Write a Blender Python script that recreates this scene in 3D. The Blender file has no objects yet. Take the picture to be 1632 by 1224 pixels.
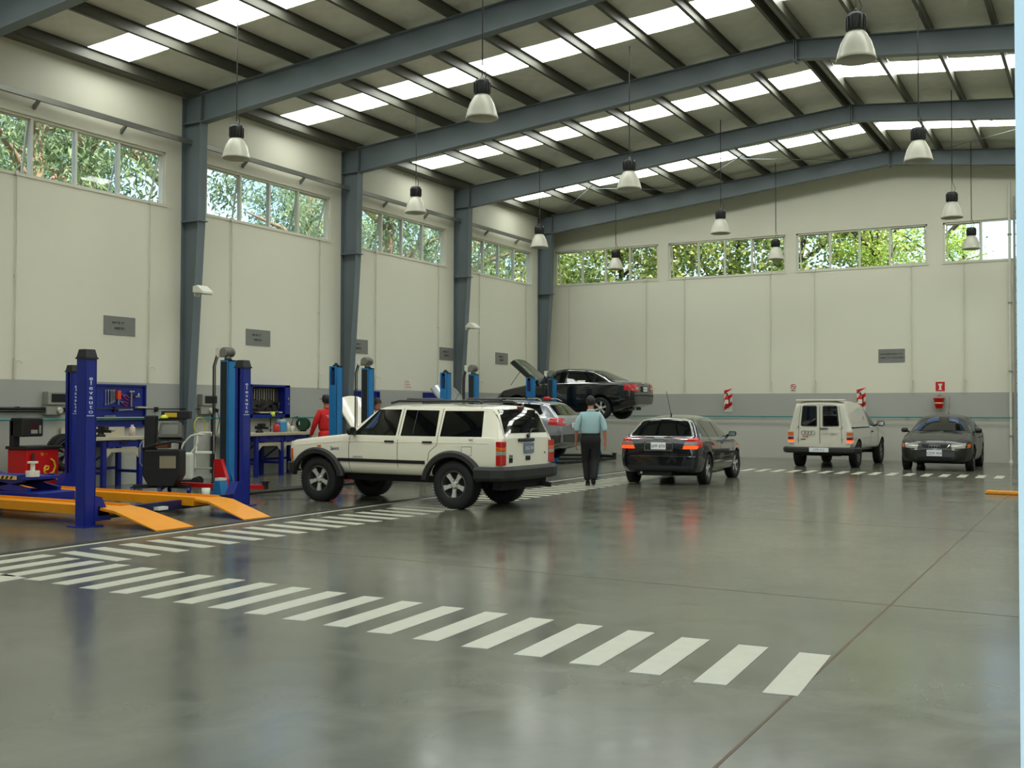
import bpy, bmesh, math, random
from mathutils import Vector, Matrix, Euler
from mathutils.bvhtree import BVHTree
random.seed(7)
PI = math.pi
SC = bpy.context.scene
COL = SC.collection
V = Vector

# ------------------------------------------------------------------ camera
yaw, pit, roll = math.radians(28.682), math.radians(1.3205), math.radians(0.126)
fwd = V((-math.sin(yaw)*math.cos(pit), math.cos(yaw)*math.cos(pit), math.sin(pit)))
rgt = V((math.cos(yaw), math.sin(yaw), 0)); upv = rgt.cross(fwd)
r2 = rgt*math.cos(roll)+upv*math.sin(roll); u2 = -rgt*math.sin(roll)+upv*math.cos(roll)
cam = bpy.data.objects.new('camera', bpy.data.cameras.new('camera')); COL.objects.link(cam)
cam.matrix_world = Matrix(((r2.x, u2.x, -fwd.x, 15.864), (r2.y, u2.y, -fwd.y, 0), (r2.z, u2.z, -fwd.z, 1.395), (0, 0, 0, 1)))
cam.data.sensor_width = 36; cam.data.lens = 36*1740.1/1632; cam.data.clip_start = .05; cam.data.clip_end = 400
SC.camera = cam
# ------------------------------------------------------------------ light
SKYLIGHT = 5.6
w = bpy.data.worlds.new('sky'); SC.world = w; w.use_nodes = True
nt = w.node_tree; nt.nodes.clear()
out = nt.nodes.new('ShaderNodeOutputWorld'); bg = nt.nodes.new('ShaderNodeBackground')
sky = nt.nodes.new('ShaderNodeTexSky'); sky.sky_type = 'NISHITA'; sky.sun_disc = False
sky.sun_elevation = math.radians(58); sky.sun_rotation = math.radians(110); sky.air_density = 1.0; sky.dust_density = 2.0; sky.ozone_density = 1.5
bg.inputs[1].default_value = 0.34
nt.links.new(sky.outputs[0], bg.inputs[0]); nt.links.new(bg.outputs[0], out.inputs[0])
sl = bpy.data.lights.new('sun', 'SUN'); sl.energy = 8.0; sl.angle = .01; sl.color = (1, .95, .85)
so = bpy.data.objects.new('sun', sl); COL.objects.link(so)
so.rotation_euler = V((-.62, .04, -.8)).to_track_quat('-Z', 'Y').to_euler()
SC.view_settings.view_transform = 'Standard'; SC.view_settings.look = 'None'
SC.view_settings.exposure = 0.68; SC.view_settings.gamma = 1.0; SC.view_settings.use_curve_mapping = False
SC.cycles.max_bounces = 8; SC.cycles.diffuse_bounces = 5; SC.cycles.glossy_bounces = 4; SC.cycles.transparent_max_bounces = 12
SC.cycles.sample_clamp_indirect = 6; SC.cycles.caustics_reflective = False; SC.cycles.caustics_refractive = False

# ------------------------------------------------------------------ materials
def lin(c):
    return tuple(((x/255)/12.92 if x/255 <= .04045 else ((x/255+.055)/1.055)**2.4) for x in c)
MATS = {}
def mat(name, col, rough=.5, metal=0., var=.08, scale=6., bump=0., bscale=40., spec=.5, coat=0., rvar=0.):
    if name in MATS: return MATS[name]
    m = bpy.data.materials.new(name); m.use_nodes = True; n = m.node_tree.nodes; l = m.node_tree.links
    b = n['Principled BSDF']; c = lin(col)
    tc = n.new('ShaderNodeTexCoord'); nz = n.new('ShaderNodeTexNoise'); nz.inputs['Scale'].default_value = scale; nz.inputs['Detail'].default_value = 4
    l.new(tc.outputs['Object'], nz.inputs['Vector'])
    mx = n.new('ShaderNodeMix'); mx.data_type = 'RGBA'
    mx.inputs[6].default_value = tuple(x*(1-var) for x in c)+(1,); mx.inputs[7].default_value = tuple(min(1, x*(1+var)) for x in c)+(1,)
    l.new(nz.outputs['Fac'], mx.inputs[0]); l.new(mx.outputs[2], b.inputs['Base Color'])
    b.inputs['Roughness'].default_value = rough; b.inputs['Metallic'].default_value = metal
    b.inputs['Specular IOR Level'].default_value = spec; b.inputs['Coat Weight'].default_value = coat; b.inputs['Coat Roughness'].default_value = .04
    if rvar:
        mr = n.new('ShaderNodeMapRange'); mr.inputs[3].default_value = max(0, rough-rvar); mr.inputs[4].default_value = rough+rvar
        l.new(nz.outputs['Fac'], mr.inputs[0]); l.new(mr.outputs[0], b.inputs['Roughness'])
    if bump:
        n2 = n.new('ShaderNodeTexNoise'); n2.inputs['Scale'].default_value = bscale
        bp = n.new('ShaderNodeBump'); bp.inputs['Strength'].default_value = bump; bp.inputs['Distance'].default_value = .01
        l.new(tc.outputs['Object'], n2.inputs['Vector']); l.new(n2.outputs['Fac'], bp.inputs['Height']); l.new(bp.outputs['Normal'], b.inputs['Normal'])
    MATS[name] = m; return m
def emit(name, col, s):
    m = bpy.data.materials.new(name); m.use_nodes = True; n = m.node_tree.nodes; b = n['Principled BSDF']
    b.inputs['Base Color'].default_value = lin(col)+(1,); b.inputs['Emission Color'].default_value = lin(col)+(1,); b.inputs['Emission Strength'].default_value = s
    b.inputs['Roughness'].default_value = .6
    return m
def thin_glass(name, tint, refl=.08):
    m = bpy.data.materials.new(name); m.use_nodes = True; n = m.node_tree.nodes; l = m.node_tree.links; n.clear()
    o = n.new('ShaderNodeOutputMaterial'); t = n.new('ShaderNodeBsdfTransparent'); g = n.new('ShaderNodeBsdfGlossy'); mx = n.new('ShaderNodeMixShader')
    t.inputs[0].default_value = tint+(1,); g.inputs['Roughness'].default_value = .02
    fr = n.new('ShaderNodeLayerWeight'); fr.inputs[0].default_value = .25
    mr = n.new('ShaderNodeMapRange'); mr.inputs[3].default_value = refl*.4; mr.inputs[4].default_value = min(1, refl*5)
    l.new(fr.outputs['Fresnel'], mr.inputs[0]); l.new(mr.outputs[0], mx.inputs[0]); l.new(t.outputs[0], mx.inputs[1]); l.new(g.outputs[0], mx.inputs[2]); l.new(mx.outputs[0], o.inputs[0])
    return m

CREAM = (222, 219, 200)
def wall_mat():
    m = bpy.data.materials.new('painted_wall'); m.use_nodes = True; n = m.node_tree.nodes; l = m.node_tree.links; b = n['Principled BSDF']
    g = n.new('ShaderNodeNewGeometry'); s = n.new('ShaderNodeSeparateXYZ'); l.new(g.outputs['Position'], s.inputs[0])
    def step(z):
        a = n.new('ShaderNodeMath'); a.operation = 'GREATER_THAN'; a.inputs[1].default_value = z; l.new(s.outputs['Z'], a.inputs[0]); return a
    nz = n.new('ShaderNodeTexNoise'); nz.inputs['Scale'].default_value = .6; nz.inputs['Detail'].default_value = 5; l.new(g.outputs['Position'], nz.inputs['Vector'])
    m1 = n.new('ShaderNodeMix'); m1.data_type = 'RGBA'; m1.inputs[6].default_value = lin((186, 185, 174))+(1,); m1.inputs[7].default_value = lin((168, 168, 160))+(1,)
    m2 = n.new('ShaderNodeMix'); m2.data_type = 'RGBA'; m2.inputs[7].default_value = lin(CREAM)+(1,)
    l.new(step(1.19).outputs[0], m1.inputs[0]); l.new(step(1.868).outputs[0], m2.inputs[0]); l.new(m1.outputs[2], m2.inputs[6])
    m3 = n.new('ShaderNodeMix'); m3.data_type = 'RGBA'; m3.blend_type = 'MULTIPLY'; m3.inputs[0].default_value = 1
    mr = n.new('ShaderNodeMapRange'); mr.inputs[3].default_value = .93; mr.inputs[4].default_value = 1.04; l.new(nz.outputs['Fac'], mr.inputs[0])
    l.new(m2.outputs[2], m3.inputs[6]); l.new(mr.outputs[0], m3.inputs[7]); l.new(m3.outputs[2], b.inputs['Base Color'])
    b.inputs['Roughness'].default_value = .55
    n2 = n.new('ShaderNodeTexNoise'); n2.inputs['Scale'].default_value = 25; bp = n.new('ShaderNodeBump'); bp.inputs['Strength'].default_value = .08; bp.inputs['Distance'].default_value = .01
    l.new(g.outputs['Position'], n2.inputs['Vector']); l.new(n2.outputs['Fac'], bp.inputs['Height']); l.new(bp.outputs[0], b.inputs['Normal'])
    return m
def floor_mat():
    m = bpy.data.materials.new('polished_concrete'); m.use_nodes = True; n = m.node_tree.nodes; l = m.node_tree.links; b = n['Principled BSDF']
    g = n.new('ShaderNodeNewGeometry')
    def noise(sc, det, dist=0):
        a = n.new('ShaderNodeTexNoise'); a.inputs['Scale'].default_value = sc; a.inputs['Detail'].default_value = det; a.inputs['Distortion'].default_value = dist; a.inputs['Roughness'].default_value = .6
        l.new(g.outputs['Position'], a.inputs['Vector']); return a
    a, c, d = noise(.45, 6, .4), noise(2.2, 6, .8), noise(14, 3)
    r = n.new('ShaderNodeValToRGB'); r.color_ramp.elements[0].position = .3; r.color_ramp.elements[1].position = .72
    r.color_ramp.elements[0].color = lin((84, 84, 74))+(1,); r.color_ramp.elements[1].color = lin((110, 109, 94))+(1,)
    l.new(a.outputs['Fac'], r.inputs[0])
    m3 = n.new('ShaderNodeMix'); m3.data_type = 'RGBA'; m3.blend_type = 'MULTIPLY'; m3.inputs[0].default_value = 1
    mr = n.new('ShaderNodeMapRange'); mr.inputs[1].default_value = .3; mr.inputs[2].default_value = .7; mr.inputs[3].default_value = .88; mr.inputs[4].default_value = 1.1; l.new(c.outputs['Fac'], mr.inputs[0])
    l.new(r.outputs[0], m3.inputs[6]); l.new(mr.outputs[0], m3.inputs[7]); l.new(m3.outputs[2], b.inputs['Base Color'])
    mq = n.new('ShaderNodeMapRange'); mq.inputs[1].default_value = .3; mq.inputs[2].default_value = .7; mq.inputs[3].default_value = .13; mq.inputs[4].default_value = .22; l.new(c.outputs['Fac'], mq.inputs[0]); l.new(mq.outputs[0], b.inputs['Roughness'])
    b.inputs['Specular IOR Level'].default_value = .5
    return m
def roof_mat():
    m = bpy.data.materials.new('insulation_foil'); m.use_nodes = True; n = m.node_tree.nodes; l = m.node_tree.links; b = n['Principled BSDF']
    g = n.new('ShaderNodeNewGeometry'); mp = n.new('ShaderNodeMapping'); mp.inputs['Rotation'].default_value = (0, 0, .785)
    l.new(g.outputs['Position'], mp.inputs[0])
    ck = n.new('ShaderNodeTexVoronoi'); ck.inputs['Scale'].default_value = 3.2; ck.inputs['Randomness'].default_value = 0; l.new(mp.outputs[0], ck.inputs['Vector'])
    nz = n.new('ShaderNodeTexNoise'); nz.inputs['Scale'].default_value = 5; l.new(g.outputs['Position'], nz.inputs['Vector'])
    mx = n.new('ShaderNodeMix'); mx.data_type = 'RGBA'; mx.inputs[6].default_value = lin((222, 221, 208))+(1,); mx.inputs[7].default_value = lin((238, 236, 222))+(1,)
    l.new(nz.outputs['Fac'], mx.inputs[0]); l.new(mx.outputs[2], b.inputs['Base Color']); b.inputs['Roughness'].default_value = .55
    bp = n.new('ShaderNodeBump'); bp.inputs['Strength'].default_value = .35; bp.inputs['Distance'].default_value = .05; bp.invert = True
    l.new(ck.outputs['Distance'], bp.inputs['Height']); l.new(bp.outputs[0], b.inputs['Normal'])
    return m
WALL, FLOOR, ROOF = wall_mat(), floor_mat(), roof_mat()
STEEL = mat('blue_grey_steel_paint', (104, 114, 119), .45, var=.1, scale=2)
PURL = mat('galvanised_purlin', (92, 91, 80), .5, .1, var=.12)
GALV = mat('galvanised_steel', (150, 150, 142), .4, .7)
WHITEP = mat('white_paint', (222, 220, 206), .4)
STRIPE = mat('white_floor_paint', (192, 190, 172), .35, var=.1, scale=9)
BLACK = mat('black_plastic', (24, 24, 24), .45, bump=.05)
RUBBER = mat('tyre_rubber', (26, 25, 24), .75, bump=.1, bscale=90)
DARK = mat('dark_recess', (12, 12, 12), .8)
LBLUE = mat('light_blue_paint', (22, 112, 172), .4)
DBLUE = mat('dark_blue_paint', (20, 36, 128), .35)
NAVY = mat('navy_paint', (20, 24, 70), .4)
YELL = mat('yellow_orange_paint', (232, 148, 8), .38, var=.1)
RED = mat('red_paint', (196, 14, 18), .4)
CHROME = mat('chrome', (205, 205, 205), .15, 1.)
ALU = mat('alloy_wheel', (206, 204, 196), .35, .35)
TEAL = mat('teal_pipe_paint', (44, 140, 138), .4)
BEIGE = mat('beige_worktop', (190, 182, 156), .5)
GREYP = mat('light_grey_plastic', (150, 148, 138), .5)
SKIN = mat('skin', (176, 112, 82), .5)
HAIR = mat('dark_hair', (22, 17, 14), .6, bump=.3)
CARGLASS = mat('tinted_car_glass', (9, 11, 13), .03, spec=.8, var=.02)
LAMPRED = mat('red_lens', (190, 16, 12), .15, coat=.6)
LAMPAMB = mat('amber_lens', (222, 96, 10), .15, coat=.6)
LAMPCLR = mat('clear_lens', (158, 156, 146), .12, coat=.8)
GLASS = thin_glass('window_glass', (.93, .96, .95), .07)

# ------------------------------------------------------------------ mesh builder
class MB:
    def __init__(s): s.v = []; s.f = []; s.m = []; s.sm = []
    def add(s, vs, fs, mi=0, sm=False):
        k = len(s.v); s.v += [tuple(v) for v in vs]
        for f in fs: s.f.append(tuple(i+k for i in f)); s.m.append(mi); s.sm.append(sm)
        return s
    def box(s, x0, x1, y0, y1, z0, z1, mi=0, M=None):
        vs = [V((x, y, z)) for z in (z0, z1) for y in (y0, y1) for x in (x0, x1)]
        if M: vs = [M @ v for v in vs]
        return s.add(vs, [(0, 2, 3, 1), (4, 5, 7, 6), (0, 1, 5, 4), (2, 6, 7, 3), (0, 4, 6, 2), (1, 3, 7, 5)], mi)
    def bar(s, p, q, w, h=None, mi=0, up=V((0, 0, 1))):
        p, q = V(p), V(q); h = h or w; d = (q-p).normalized()
        if abs(d.dot(up)) > .98: up = V((1, 0, 0))
        a = d.cross(up).normalized()*w/2; b = a.cross(d).normalized()*h/2
        vs = [p-a-b, p+a-b, p+a+b, p-a+b, q-a-b, q+a-b, q+a+b, q-a+b]
        return s.add(vs, [(0, 3, 2, 1), (4, 5, 6, 7), (0, 1, 5, 4), (1, 2, 6, 5), (2, 3, 7, 6), (3, 0, 4, 7)], mi)
    def cyl(s, p, q, r, r2=None, n=12, mi=0, sm=True, cap=True):
        p, q = V(p), V(q); r2 = r if r2 is None else r2; d = (q-p).normalized()
        u = V((1, 0, 0)) if abs(d.x) < .9 else V((0, 1, 0)); a = d.cross(u).normalized(); b = d.cross(a)
        vs = [p+(a*math.cos(t)+b*math.sin(t))*r for t in [2*PI*i/n for i in range(n)]]+[q+(a*math.cos(t)+b*math.sin(t))*r2 for t in [2*PI*i/n for i in range(n)]]
        s.add(vs, [(i, i+n, (i+1) % n+n, (i+1) % n) for i in range(n)], mi, sm)
        if cap: s.add(vs, [tuple(range(n)), tuple(range(2*n-1, n-1, -1))], mi)
        return s
    def tube(s, pts, r, n=8, mi=0):
        pts = [V(p) for p in pts]; rings = []; a = None
        for i, p in enumerate(pts):
            d = (pts[min(i+1, len(pts)-1)]-pts[max(i-1, 0)]).normalized()
            if a is None: a = d.cross(V((0, 0, 1)) if abs(d.z) < .9 else V((1, 0, 0))).normalized()
            a = (a-d*a.dot(d)).normalized(); b = d.cross(a)
            rings.append([p+(a*math.cos(2*PI*k/n)+b*math.sin(2*PI*k/n))*r for k in range(n)])
        vs = [v for g in rings for v in g]
        fs = [(i*n+k, i*n+(k+1) % n, (i+1)*n+(k+1) % n, (i+1)*n+k) for i in range(len(pts)-1) for k in range(n)]
        s.add(vs, fs, mi, True); s.add(vs, [tuple(range(n-1, -1, -1)), tuple(range((len(pts)-1)*n, len(pts)*n))], mi); return s
    def lathe(s, prof, n=24, mi=0, M=None, sm=True):
        # prof [(r, h)] about local z
        vs = [V((r*math.cos(2*PI*k/n), r*math.sin(2*PI*k/n), h)) for r, h in prof for k in range(n)]
        if M: vs = [M @ v for v in vs]
        fs = [(i*n+k, i*n+(k+1) % n, (i+1)*n+(k+1) % n, (i+1)*n+k) for i in range(len(prof)-1) for k in range(n)]
        return s.add(vs, fs, mi, sm)
    def prism(s, poly, a, b, M=None, mi=0):
        # poly [(u,v)] in local xz, extruded along local y from a to b
        n = len(poly); vs = [V((u, a, v)) for u, v in poly]+[V((u, b, v)) for u, v in poly]
        if M: vs = [M @ v for v in vs]
        fs = [tuple(range(n)), tuple(range(2*n-1, n-1, -1))]+[(i, i+n, (i+1) % n+n, (i+1) % n) for i in range(n)]
        return s.add(vs, fs, mi)
    def mesh(s, name, mats):
        me = bpy.data.meshes.new(name); me.from_pydata(s.v, [], s.f)
        for m in (mats if isinstance(mats, (list, tuple)) else [mats]): me.materials.append(m)
        me.polygons.foreach_set('material_index', s.m); me.polygons.foreach_set('use_smooth', s.sm)
        bm = bmesh.new(); bm.from_mesh(me); bmesh.ops.recalc_face_normals(bm, faces=bm.faces); bm.to_mesh(me); bm.free()
        return me
    def build(s, name, mats, parent=None, bevel=0, loc=None, rot=None):
        o = bpy.data.objects.new(name, s.mesh(name, mats)); COL.objects.link(o)
        if parent: o.parent = parent
        if loc: o.location = loc
        if rot: o.rotation_euler = rot
        if bevel:
            md = o.modifiers.new('edge', 'BEVEL'); md.width = bevel; md.segments = 2; md.limit_method = 'ANGLE'; md.angle_limit = .7
        return o
def tag(o, label=None, cat=None, group=None, kind=None):
    if label: o['label'] = label
    if cat: o['category'] = cat
    if group: o['group'] = group
    if kind: o['kind'] = kind
    return o
def thing(name, label, cat, loc=(0, 0, 0), rz=0, group=None):
    o = bpy.data.objects.new(name, None); COL.objects.link(o); o.location = loc; o.rotation_euler = (0, 0, rz); o.empty_display_size = .1
    return tag(o, label, cat, group)
def copy_tree(o, parent=None):
    c = o.copy(); COL.objects.link(c); c.parent = parent
    for ch in o.children: copy_tree(ch, c)
    return c
def struct(o): o['kind'] = 'structure'; return o
def apply_mods(o):
    dg = bpy.context.evaluated_depsgraph_get(); dg.update()
    me = bpy.data.meshes.new_from_object(o.evaluated_get(dg)); old = o.data; o.modifiers.clear(); o.data = me
    bpy.data.meshes.remove(old); return o
def text(body, size, m, parent, loc, rot, name='lettering', ext=.002, sx=1., align='CENTER', space=1.):
    cu = bpy.data.curves.new(name, 'FONT'); cu.body = body; cu.size = size; cu.extrude = ext; cu.align_x = align; cu.align_y = 'CENTER'; cu.space_line = space; cu.resolution_u = 3
    t = bpy.data.objects.new(name, cu); COL.objects.link(t)
    me = bpy.data.meshes.new_from_object(t.evaluated_get(bpy.context.evaluated_depsgraph_get()))
    bpy.data.objects.remove(t); bpy.data.curves.remove(cu); me.materials.clear(); me.materials.append(m)
    o = bpy.data.objects.new(name, me); COL.objects.link(o); o.parent = parent; o.location = loc; o.rotation_euler = rot; o.scale = (sx, 1, 1)
    return o
RX = (PI/2, 0, PI/2)      # text facing +x, reading along +y
RB = (PI/2, 0, 0)         # text facing -y, reading along +x

# ------------------------------------------------------------------ structure
FR = [.475, 5.525, 10.574, 15.624, 20.673, 25.722, 30.771]
YB, XR, RIDGE = 31.467, 21.4, 10.7
def roof_z(x): return 7.47+.0885*(x if x <= RIDGE else XR-x)        # rafter top = purlin underside
def raf_b(x): return 6.96+.108*((x if x <= RIDGE else XR-x)-.58)
WZ0, WZ1, BZ0, BZ1 = 5.275, 6.31, 5.36, 6.47
floor = struct(MB().box(-.0, XR, 1.2, YB, -.2, 0).build('floor', FLOOR))
struct(MB().box(-60, 80, -40, 1.2, -.25, -.02).build('ground', mat('yard_paving', (150, 146, 134), .8)))
struct(MB().box(-60, 80, YB+.2, 90, -.3, -.05).box(-60, -.2, 1.2, YB+.2, -.3, -.05).box(XR+.2, 80, 1.2, YB+.2, -.3, -.05).build('ground', mat('lawn', (74, 92, 42), .9, var=.3)))
lw = [(f+.58, f+4.55) for f in FR[:-1]]
def side_wall(name, x0, x1):
    b = MB().box(x0, x1, 1.0, YB, -.2, WZ0).box(x0, x1, 1.0, YB, WZ1, 7.8)
    for a, c in [(lw[i][1], lw[i+1][0]) for i in range(1, 5)]+[(lw[5][1], YB), (1.0, lw[1][0])]: b.box(x0, x1, a, c, WZ0, WZ1)
    return struct(b.build(name, WALL))
wl = side_wall('wall_left', -.2, 0); wr = side_wall('wall_right', XR, XR+.2)
bw = [(.22, 3.75), (4.08, 7.67), (7.98, 11.55), (11.95, 15.48), (15.85, 19.4)]
b = MB().box(-.2, XR+.2, YB, YB+.2, -.2, BZ0).box(-.2, XR+.2, YB, YB+.2, BZ1, 7.35)
for a, c in [(-.2, .22), (3.75, 4.08), (7.67, 7.98), (11.55, 11.95), (15.48, 15.85), (19.4, XR+.2)]: b.box(a, c, YB, YB+.2, BZ0, BZ1)
b.prism([(-.2, 7.35), (XR+.2, 7.35), (XR+.2, 7.75), (RIDGE, 8.7), (-.2, 7.75)], YB, YB+.2)
wb_ = struct(b.build('wall_back', WALL))
DX0, DX1, DZ = 9.4, 15.802, 3.5
b = MB().box(-.2, DX0, 1.0, 1.2, -.2, 8).box(DX1, XR+.2, 1.0, 1.2, -.2, 8).box(DX0, DX1, 1.0, 1.2, DZ, 8)
b.prism([(-.2, 8), (XR+.2, 8), (RIDGE, 8.6)], 1.0, 1.2)
wf = struct(b.build('wall_front', mat('white_facade', (142, 166, 168), .5)))
struct(MB().box(DX1-.004, DX1+.12, .985, 1.215, 0, DZ).box(DX0-.12, DX0+.004, .985, 1.215, 0, DZ).box(DX0, DX1, .985, 1.215, DZ-.08, DZ+.05).build('door_1', mat('white_door_jamb', (142, 166, 168), .4)))
# columns and rafters
for i, y in enumerate(FR[1:]):
    for side in (0, 1):
        cx = lambda x: x if side == 0 else XR-x
        prof = [(0, .13), (5.03, .44), (6.96, .48)]
        b = MB()
        # web, outer flange, inner flange (tapered), plates
        zt = 7.47
        b.prism([(cx(.01), 0), (cx(.13), 0), (cx(.44), 5.03), (cx(.48), zt), (cx(.01), zt)], y-.006, y+.006)
        b.box(min(cx(0), cx(.014)), max(cx(0), cx(.014)), y-.1, y+.1, 0, zt)
        for (za, xa), (zb, xb) in zip(prof, prof[1:]+[(zt, .5)]):
            b.bar((cx(xa), y, za), (cx(xb), y, zb), .2, .014, up=V((1, 0, 0)))
        b.box(min(cx(.0), cx(.2)), max(cx(.0), cx(.2)), y-.13, y+.13, 0, .02)
        b.box(min(cx(-.0), cx(.5)), max(cx(-.0), cx(.5)), y-.112, y+.112, 5.02, 5.04)
        b.box(min(cx(.0), cx(.5)), max(cx(.0), cx(.5)), y-.1, y+.1, 6.94, 6.96)
        struct(b.build('column', STEEL))
        xs = (cx(.46), cx(RIDGE-.001)); b = MB()
        (xa, xb) = xs
        b.prism([(xa, raf_b(xa)), (xb, raf_b(xb)), (xb, roof_z(xb)), (xa, roof_z(xa))], y-.006, y+.006)
        b.bar((xa, y, raf_b(xa)), (xb, y, raf_b(xb)), .2, .014); b.bar((xa, y, roof_z(xa)-.007), (xb, y, roof_z(xb)-.007), .2, .014)
        xm = cx(RIDGE-.02); b.box(xm-.012, xm+.012, y-.11, y+.11, raf_b(xm)-.06, roof_z(xm))
        struct(b.build('rafter', STEEL))
# purlins
PX = [.24, 1.66, 2.8, 3.9, 4.96, 6.1, 7.22, 8.3, 9.43, 10.53]
ALLP = PX+[XR-x for x in reversed(PX)]
for k, x in enumerate(ALLP):
    z = roof_z(x); s = 1 if x < RIDGE else -1
    b = MB().box(x-.004, x+.004, 1.2, YB, z, z+.2).box(min(x, x+s*.06), max(x, x+s*.06), 1.2, YB, z, z+.005).box(min(x, x+s*.06), max(x, x+s*.06), 1.2, YB, z+.195, z+.2)
    b.box(min(x+s*.056, x+s*.06), max(x+s*.056, x+s*.06), 1.2, YB, z, z+.02)
    struct(b.build('purlin', PURL))
struct(MB().box(0, .24, 1.2, YB, 7.487, 7.497).build('trim_3', PURL)); struct(MB().box(XR-.24, XR, 1.2, YB, 7.487, 7.497).build('trim_4', PURL))
# ceiling: insulation blankets and daylight panels, one per cell
ceil = struct(MB().prism([(-.2, roof_z(-.2)+.3), (RIDGE, roof_z(RIDGE)+.3), (RIDGE, roof_z(RIDGE)+.34), (-.2, roof_z(-.2)+.34)], .9, YB+.3).prism([(RIDGE, roof_z(RIDGE)+.3), (XR+.2, roof_z(XR+.2)+.3), (XR+.2, roof_z(XR+.2)+.34), (RIDGE, roof_z(RIDGE)+.34)], .9, YB+.3).build('ceiling', mat('roof_sheet', (150, 150, 145), .5, .4)))
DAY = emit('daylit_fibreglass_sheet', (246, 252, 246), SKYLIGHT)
def cell(name, x0, x1, y0, y1, m, sag):
    nx, ny = 3, 4; vs = []; zz = .203 if m is ROOF else .206
    for j in range(ny+1):
        for i in range(nx+1):
            u, t = i/nx, j/ny; x = x0+(x1-x0)*u
            vs.append((x, y0+(y1-y0)*t, roof_z(x)+zz-sag*math.sin(PI*u)*(.4+.6*math.sin(PI*t))))
    k = len(vs); top = [(x, y, roof_z(x)+zz+.03) for x, y, z in vs]
    fs = [(j*(nx+1)+i, j*(nx+1)+i+1, (j+1)*(nx+1)+i+1, (j+1)*(nx+1)+i) for j in range(ny) for i in range(nx)]
    b = MB(); b.add(vs, fs, 0, True); b.add([top[0], top[nx], top[-1], top[-1-nx]], [(0, 1, 2, 3)])
    b.build(name, m, ceil)
for k in range(len(ALLP)-1):
    x0, x1 = ALLP[k]+.005, ALLP[k+1]-.005
    y = 1.2
    gut = abs((x0+x1)/2-RIDGE) < .2
    if gut: cell('insulation_blanket', x0, x1, 1.2, YB, ROOF, 0); continue
    for a, c in [(FR[i]+2.45, FR[i]+3.38) for i in range(6)]:
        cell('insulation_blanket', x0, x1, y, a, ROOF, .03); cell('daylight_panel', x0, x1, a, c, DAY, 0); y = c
    cell('insulation_blanket', x0, x1, y, YB, ROOF, .03)
# bracing rods in the last bay
for (xa, xb) in [(.8, 4.96), (4.96, 9.43), (XR-9.43, XR-4.96)]:
    struct(MB().cyl((xa, FR[5]+.2, roof_z(xa)-.02), (xb, FR[6]-.1, roof_z(xb)-.02), .009, n=6).cyl((xb, FR[5]+.2, roof_z(xb)-.02), (xa, FR[6]-.1, roof_z(xa)-.02), .009, n=6).build('trim_1', STEEL))
# girt rail above side windows
for x in (.16, XR-.16):
    s = 1 if x < 5 else -1
    b = MB().box(x-.03, x+.03, 1.2, YB-.1, 6.55, 6.64)
    for f in FR[:-1]:
        for dy in (1.6, 3.45): b.prism([(0, 6.56), (-s*.15, 6.42), (-s*.15, 6.5), (0, 6.6)], f+dy-.025, f+dy+.025, Matrix.Translation((x, 0, 0)))
    struct(b.build('trim_2', GALV))
# windows
WFR = mat('cream_window_frame', (214, 211, 194), .4)
wn = [0]
def window(origin, rz, w, h, mull, rods, low):
    wn[0] += 1
    p = struct(MB().box(-.0, w, .03, .13, 0, .045).box(0, w, .03, .13, h-.045, h).box(0, .045, .03, .13, 0, h).box(w-.045, w, .03, .13, 0, h).box(-.03, w+.03, -.015, .03, -.02, .03).build('window_%d' % wn[0], WFR))
    p.location = origin; p.rotation_euler = (0, 0, rz)
    for x in mull: MB().box(x-.025, x+.025, .03, .12, .04, h-.04).build('mullion', WFR, p)
    xs = [0.045]+[m for m in mull]+[w-.045]
    for i in range(len(xs)-1):
        a, c = xs[i]+.025, xs[i+1]-.025
        if i in (0, len(xs)-2):
            t = math.radians(17 if i else 9)
            sb = MB(); W, H = c-a, h-.09; q = .03
            sb.box(0, W, -.015, .015, -H, -H+q).box(0, W, -.015, .015, -q, 0).box(0, q, -.015, .015, -H, 0).box(W-q, W, -.015, .015, -H, 0)
            so_ = sb.build('sash', WFR, p); so_.location = (a, .09, h-.045); so_.rotation_euler = (t, 0, 0)
            MB().box(q, W-q, -.003, .003, -H+q, -q).build('glass_pane', GLASS, so_)
        else: MB().box(a, c, .07, .076, .045, h-.045).build('glass_pane', GLASS, p)
    for x in rods:
        b = MB().cyl((x, -.03, low), (x, -.03, .06), .011, n=6).cyl((x, -.03, low), (x, -.03, low+.35), .02, n=8)
        b.tube([(x, -.03, low+.3), (x+.05, -.09, low+.3), (x+.1, -.09, low+.26)], .01, 6).box(x-.03, x+.03, -.045, 0, -.02, .05)
        b.box(x-.02, x+.02, -.035, 0, (low+0)*.5, low*.5+.03)
        b.build('winder_rod', WFR, p)
for f, (a, c) in zip(FR[:-1], lw):
    if f > 1: window((0, a, WZ0), PI/2, c-a, WZ1-WZ0, (1.02, 1.92, 2.87), (.7, 3.57), -3.4)
for f, (a, c) in zip(FR[1:-1], lw[1:]): window((XR, c, WZ0), -PI/2, c-a, WZ1-WZ0, (1.02, 1.92, 2.87), (), -3.4)
for (a, c) in bw: window((a, YB, BZ0), 0, c-a, BZ1-BZ0, (.95, 1.76, 2.58), (.52, 3.15), -3.45)
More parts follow.
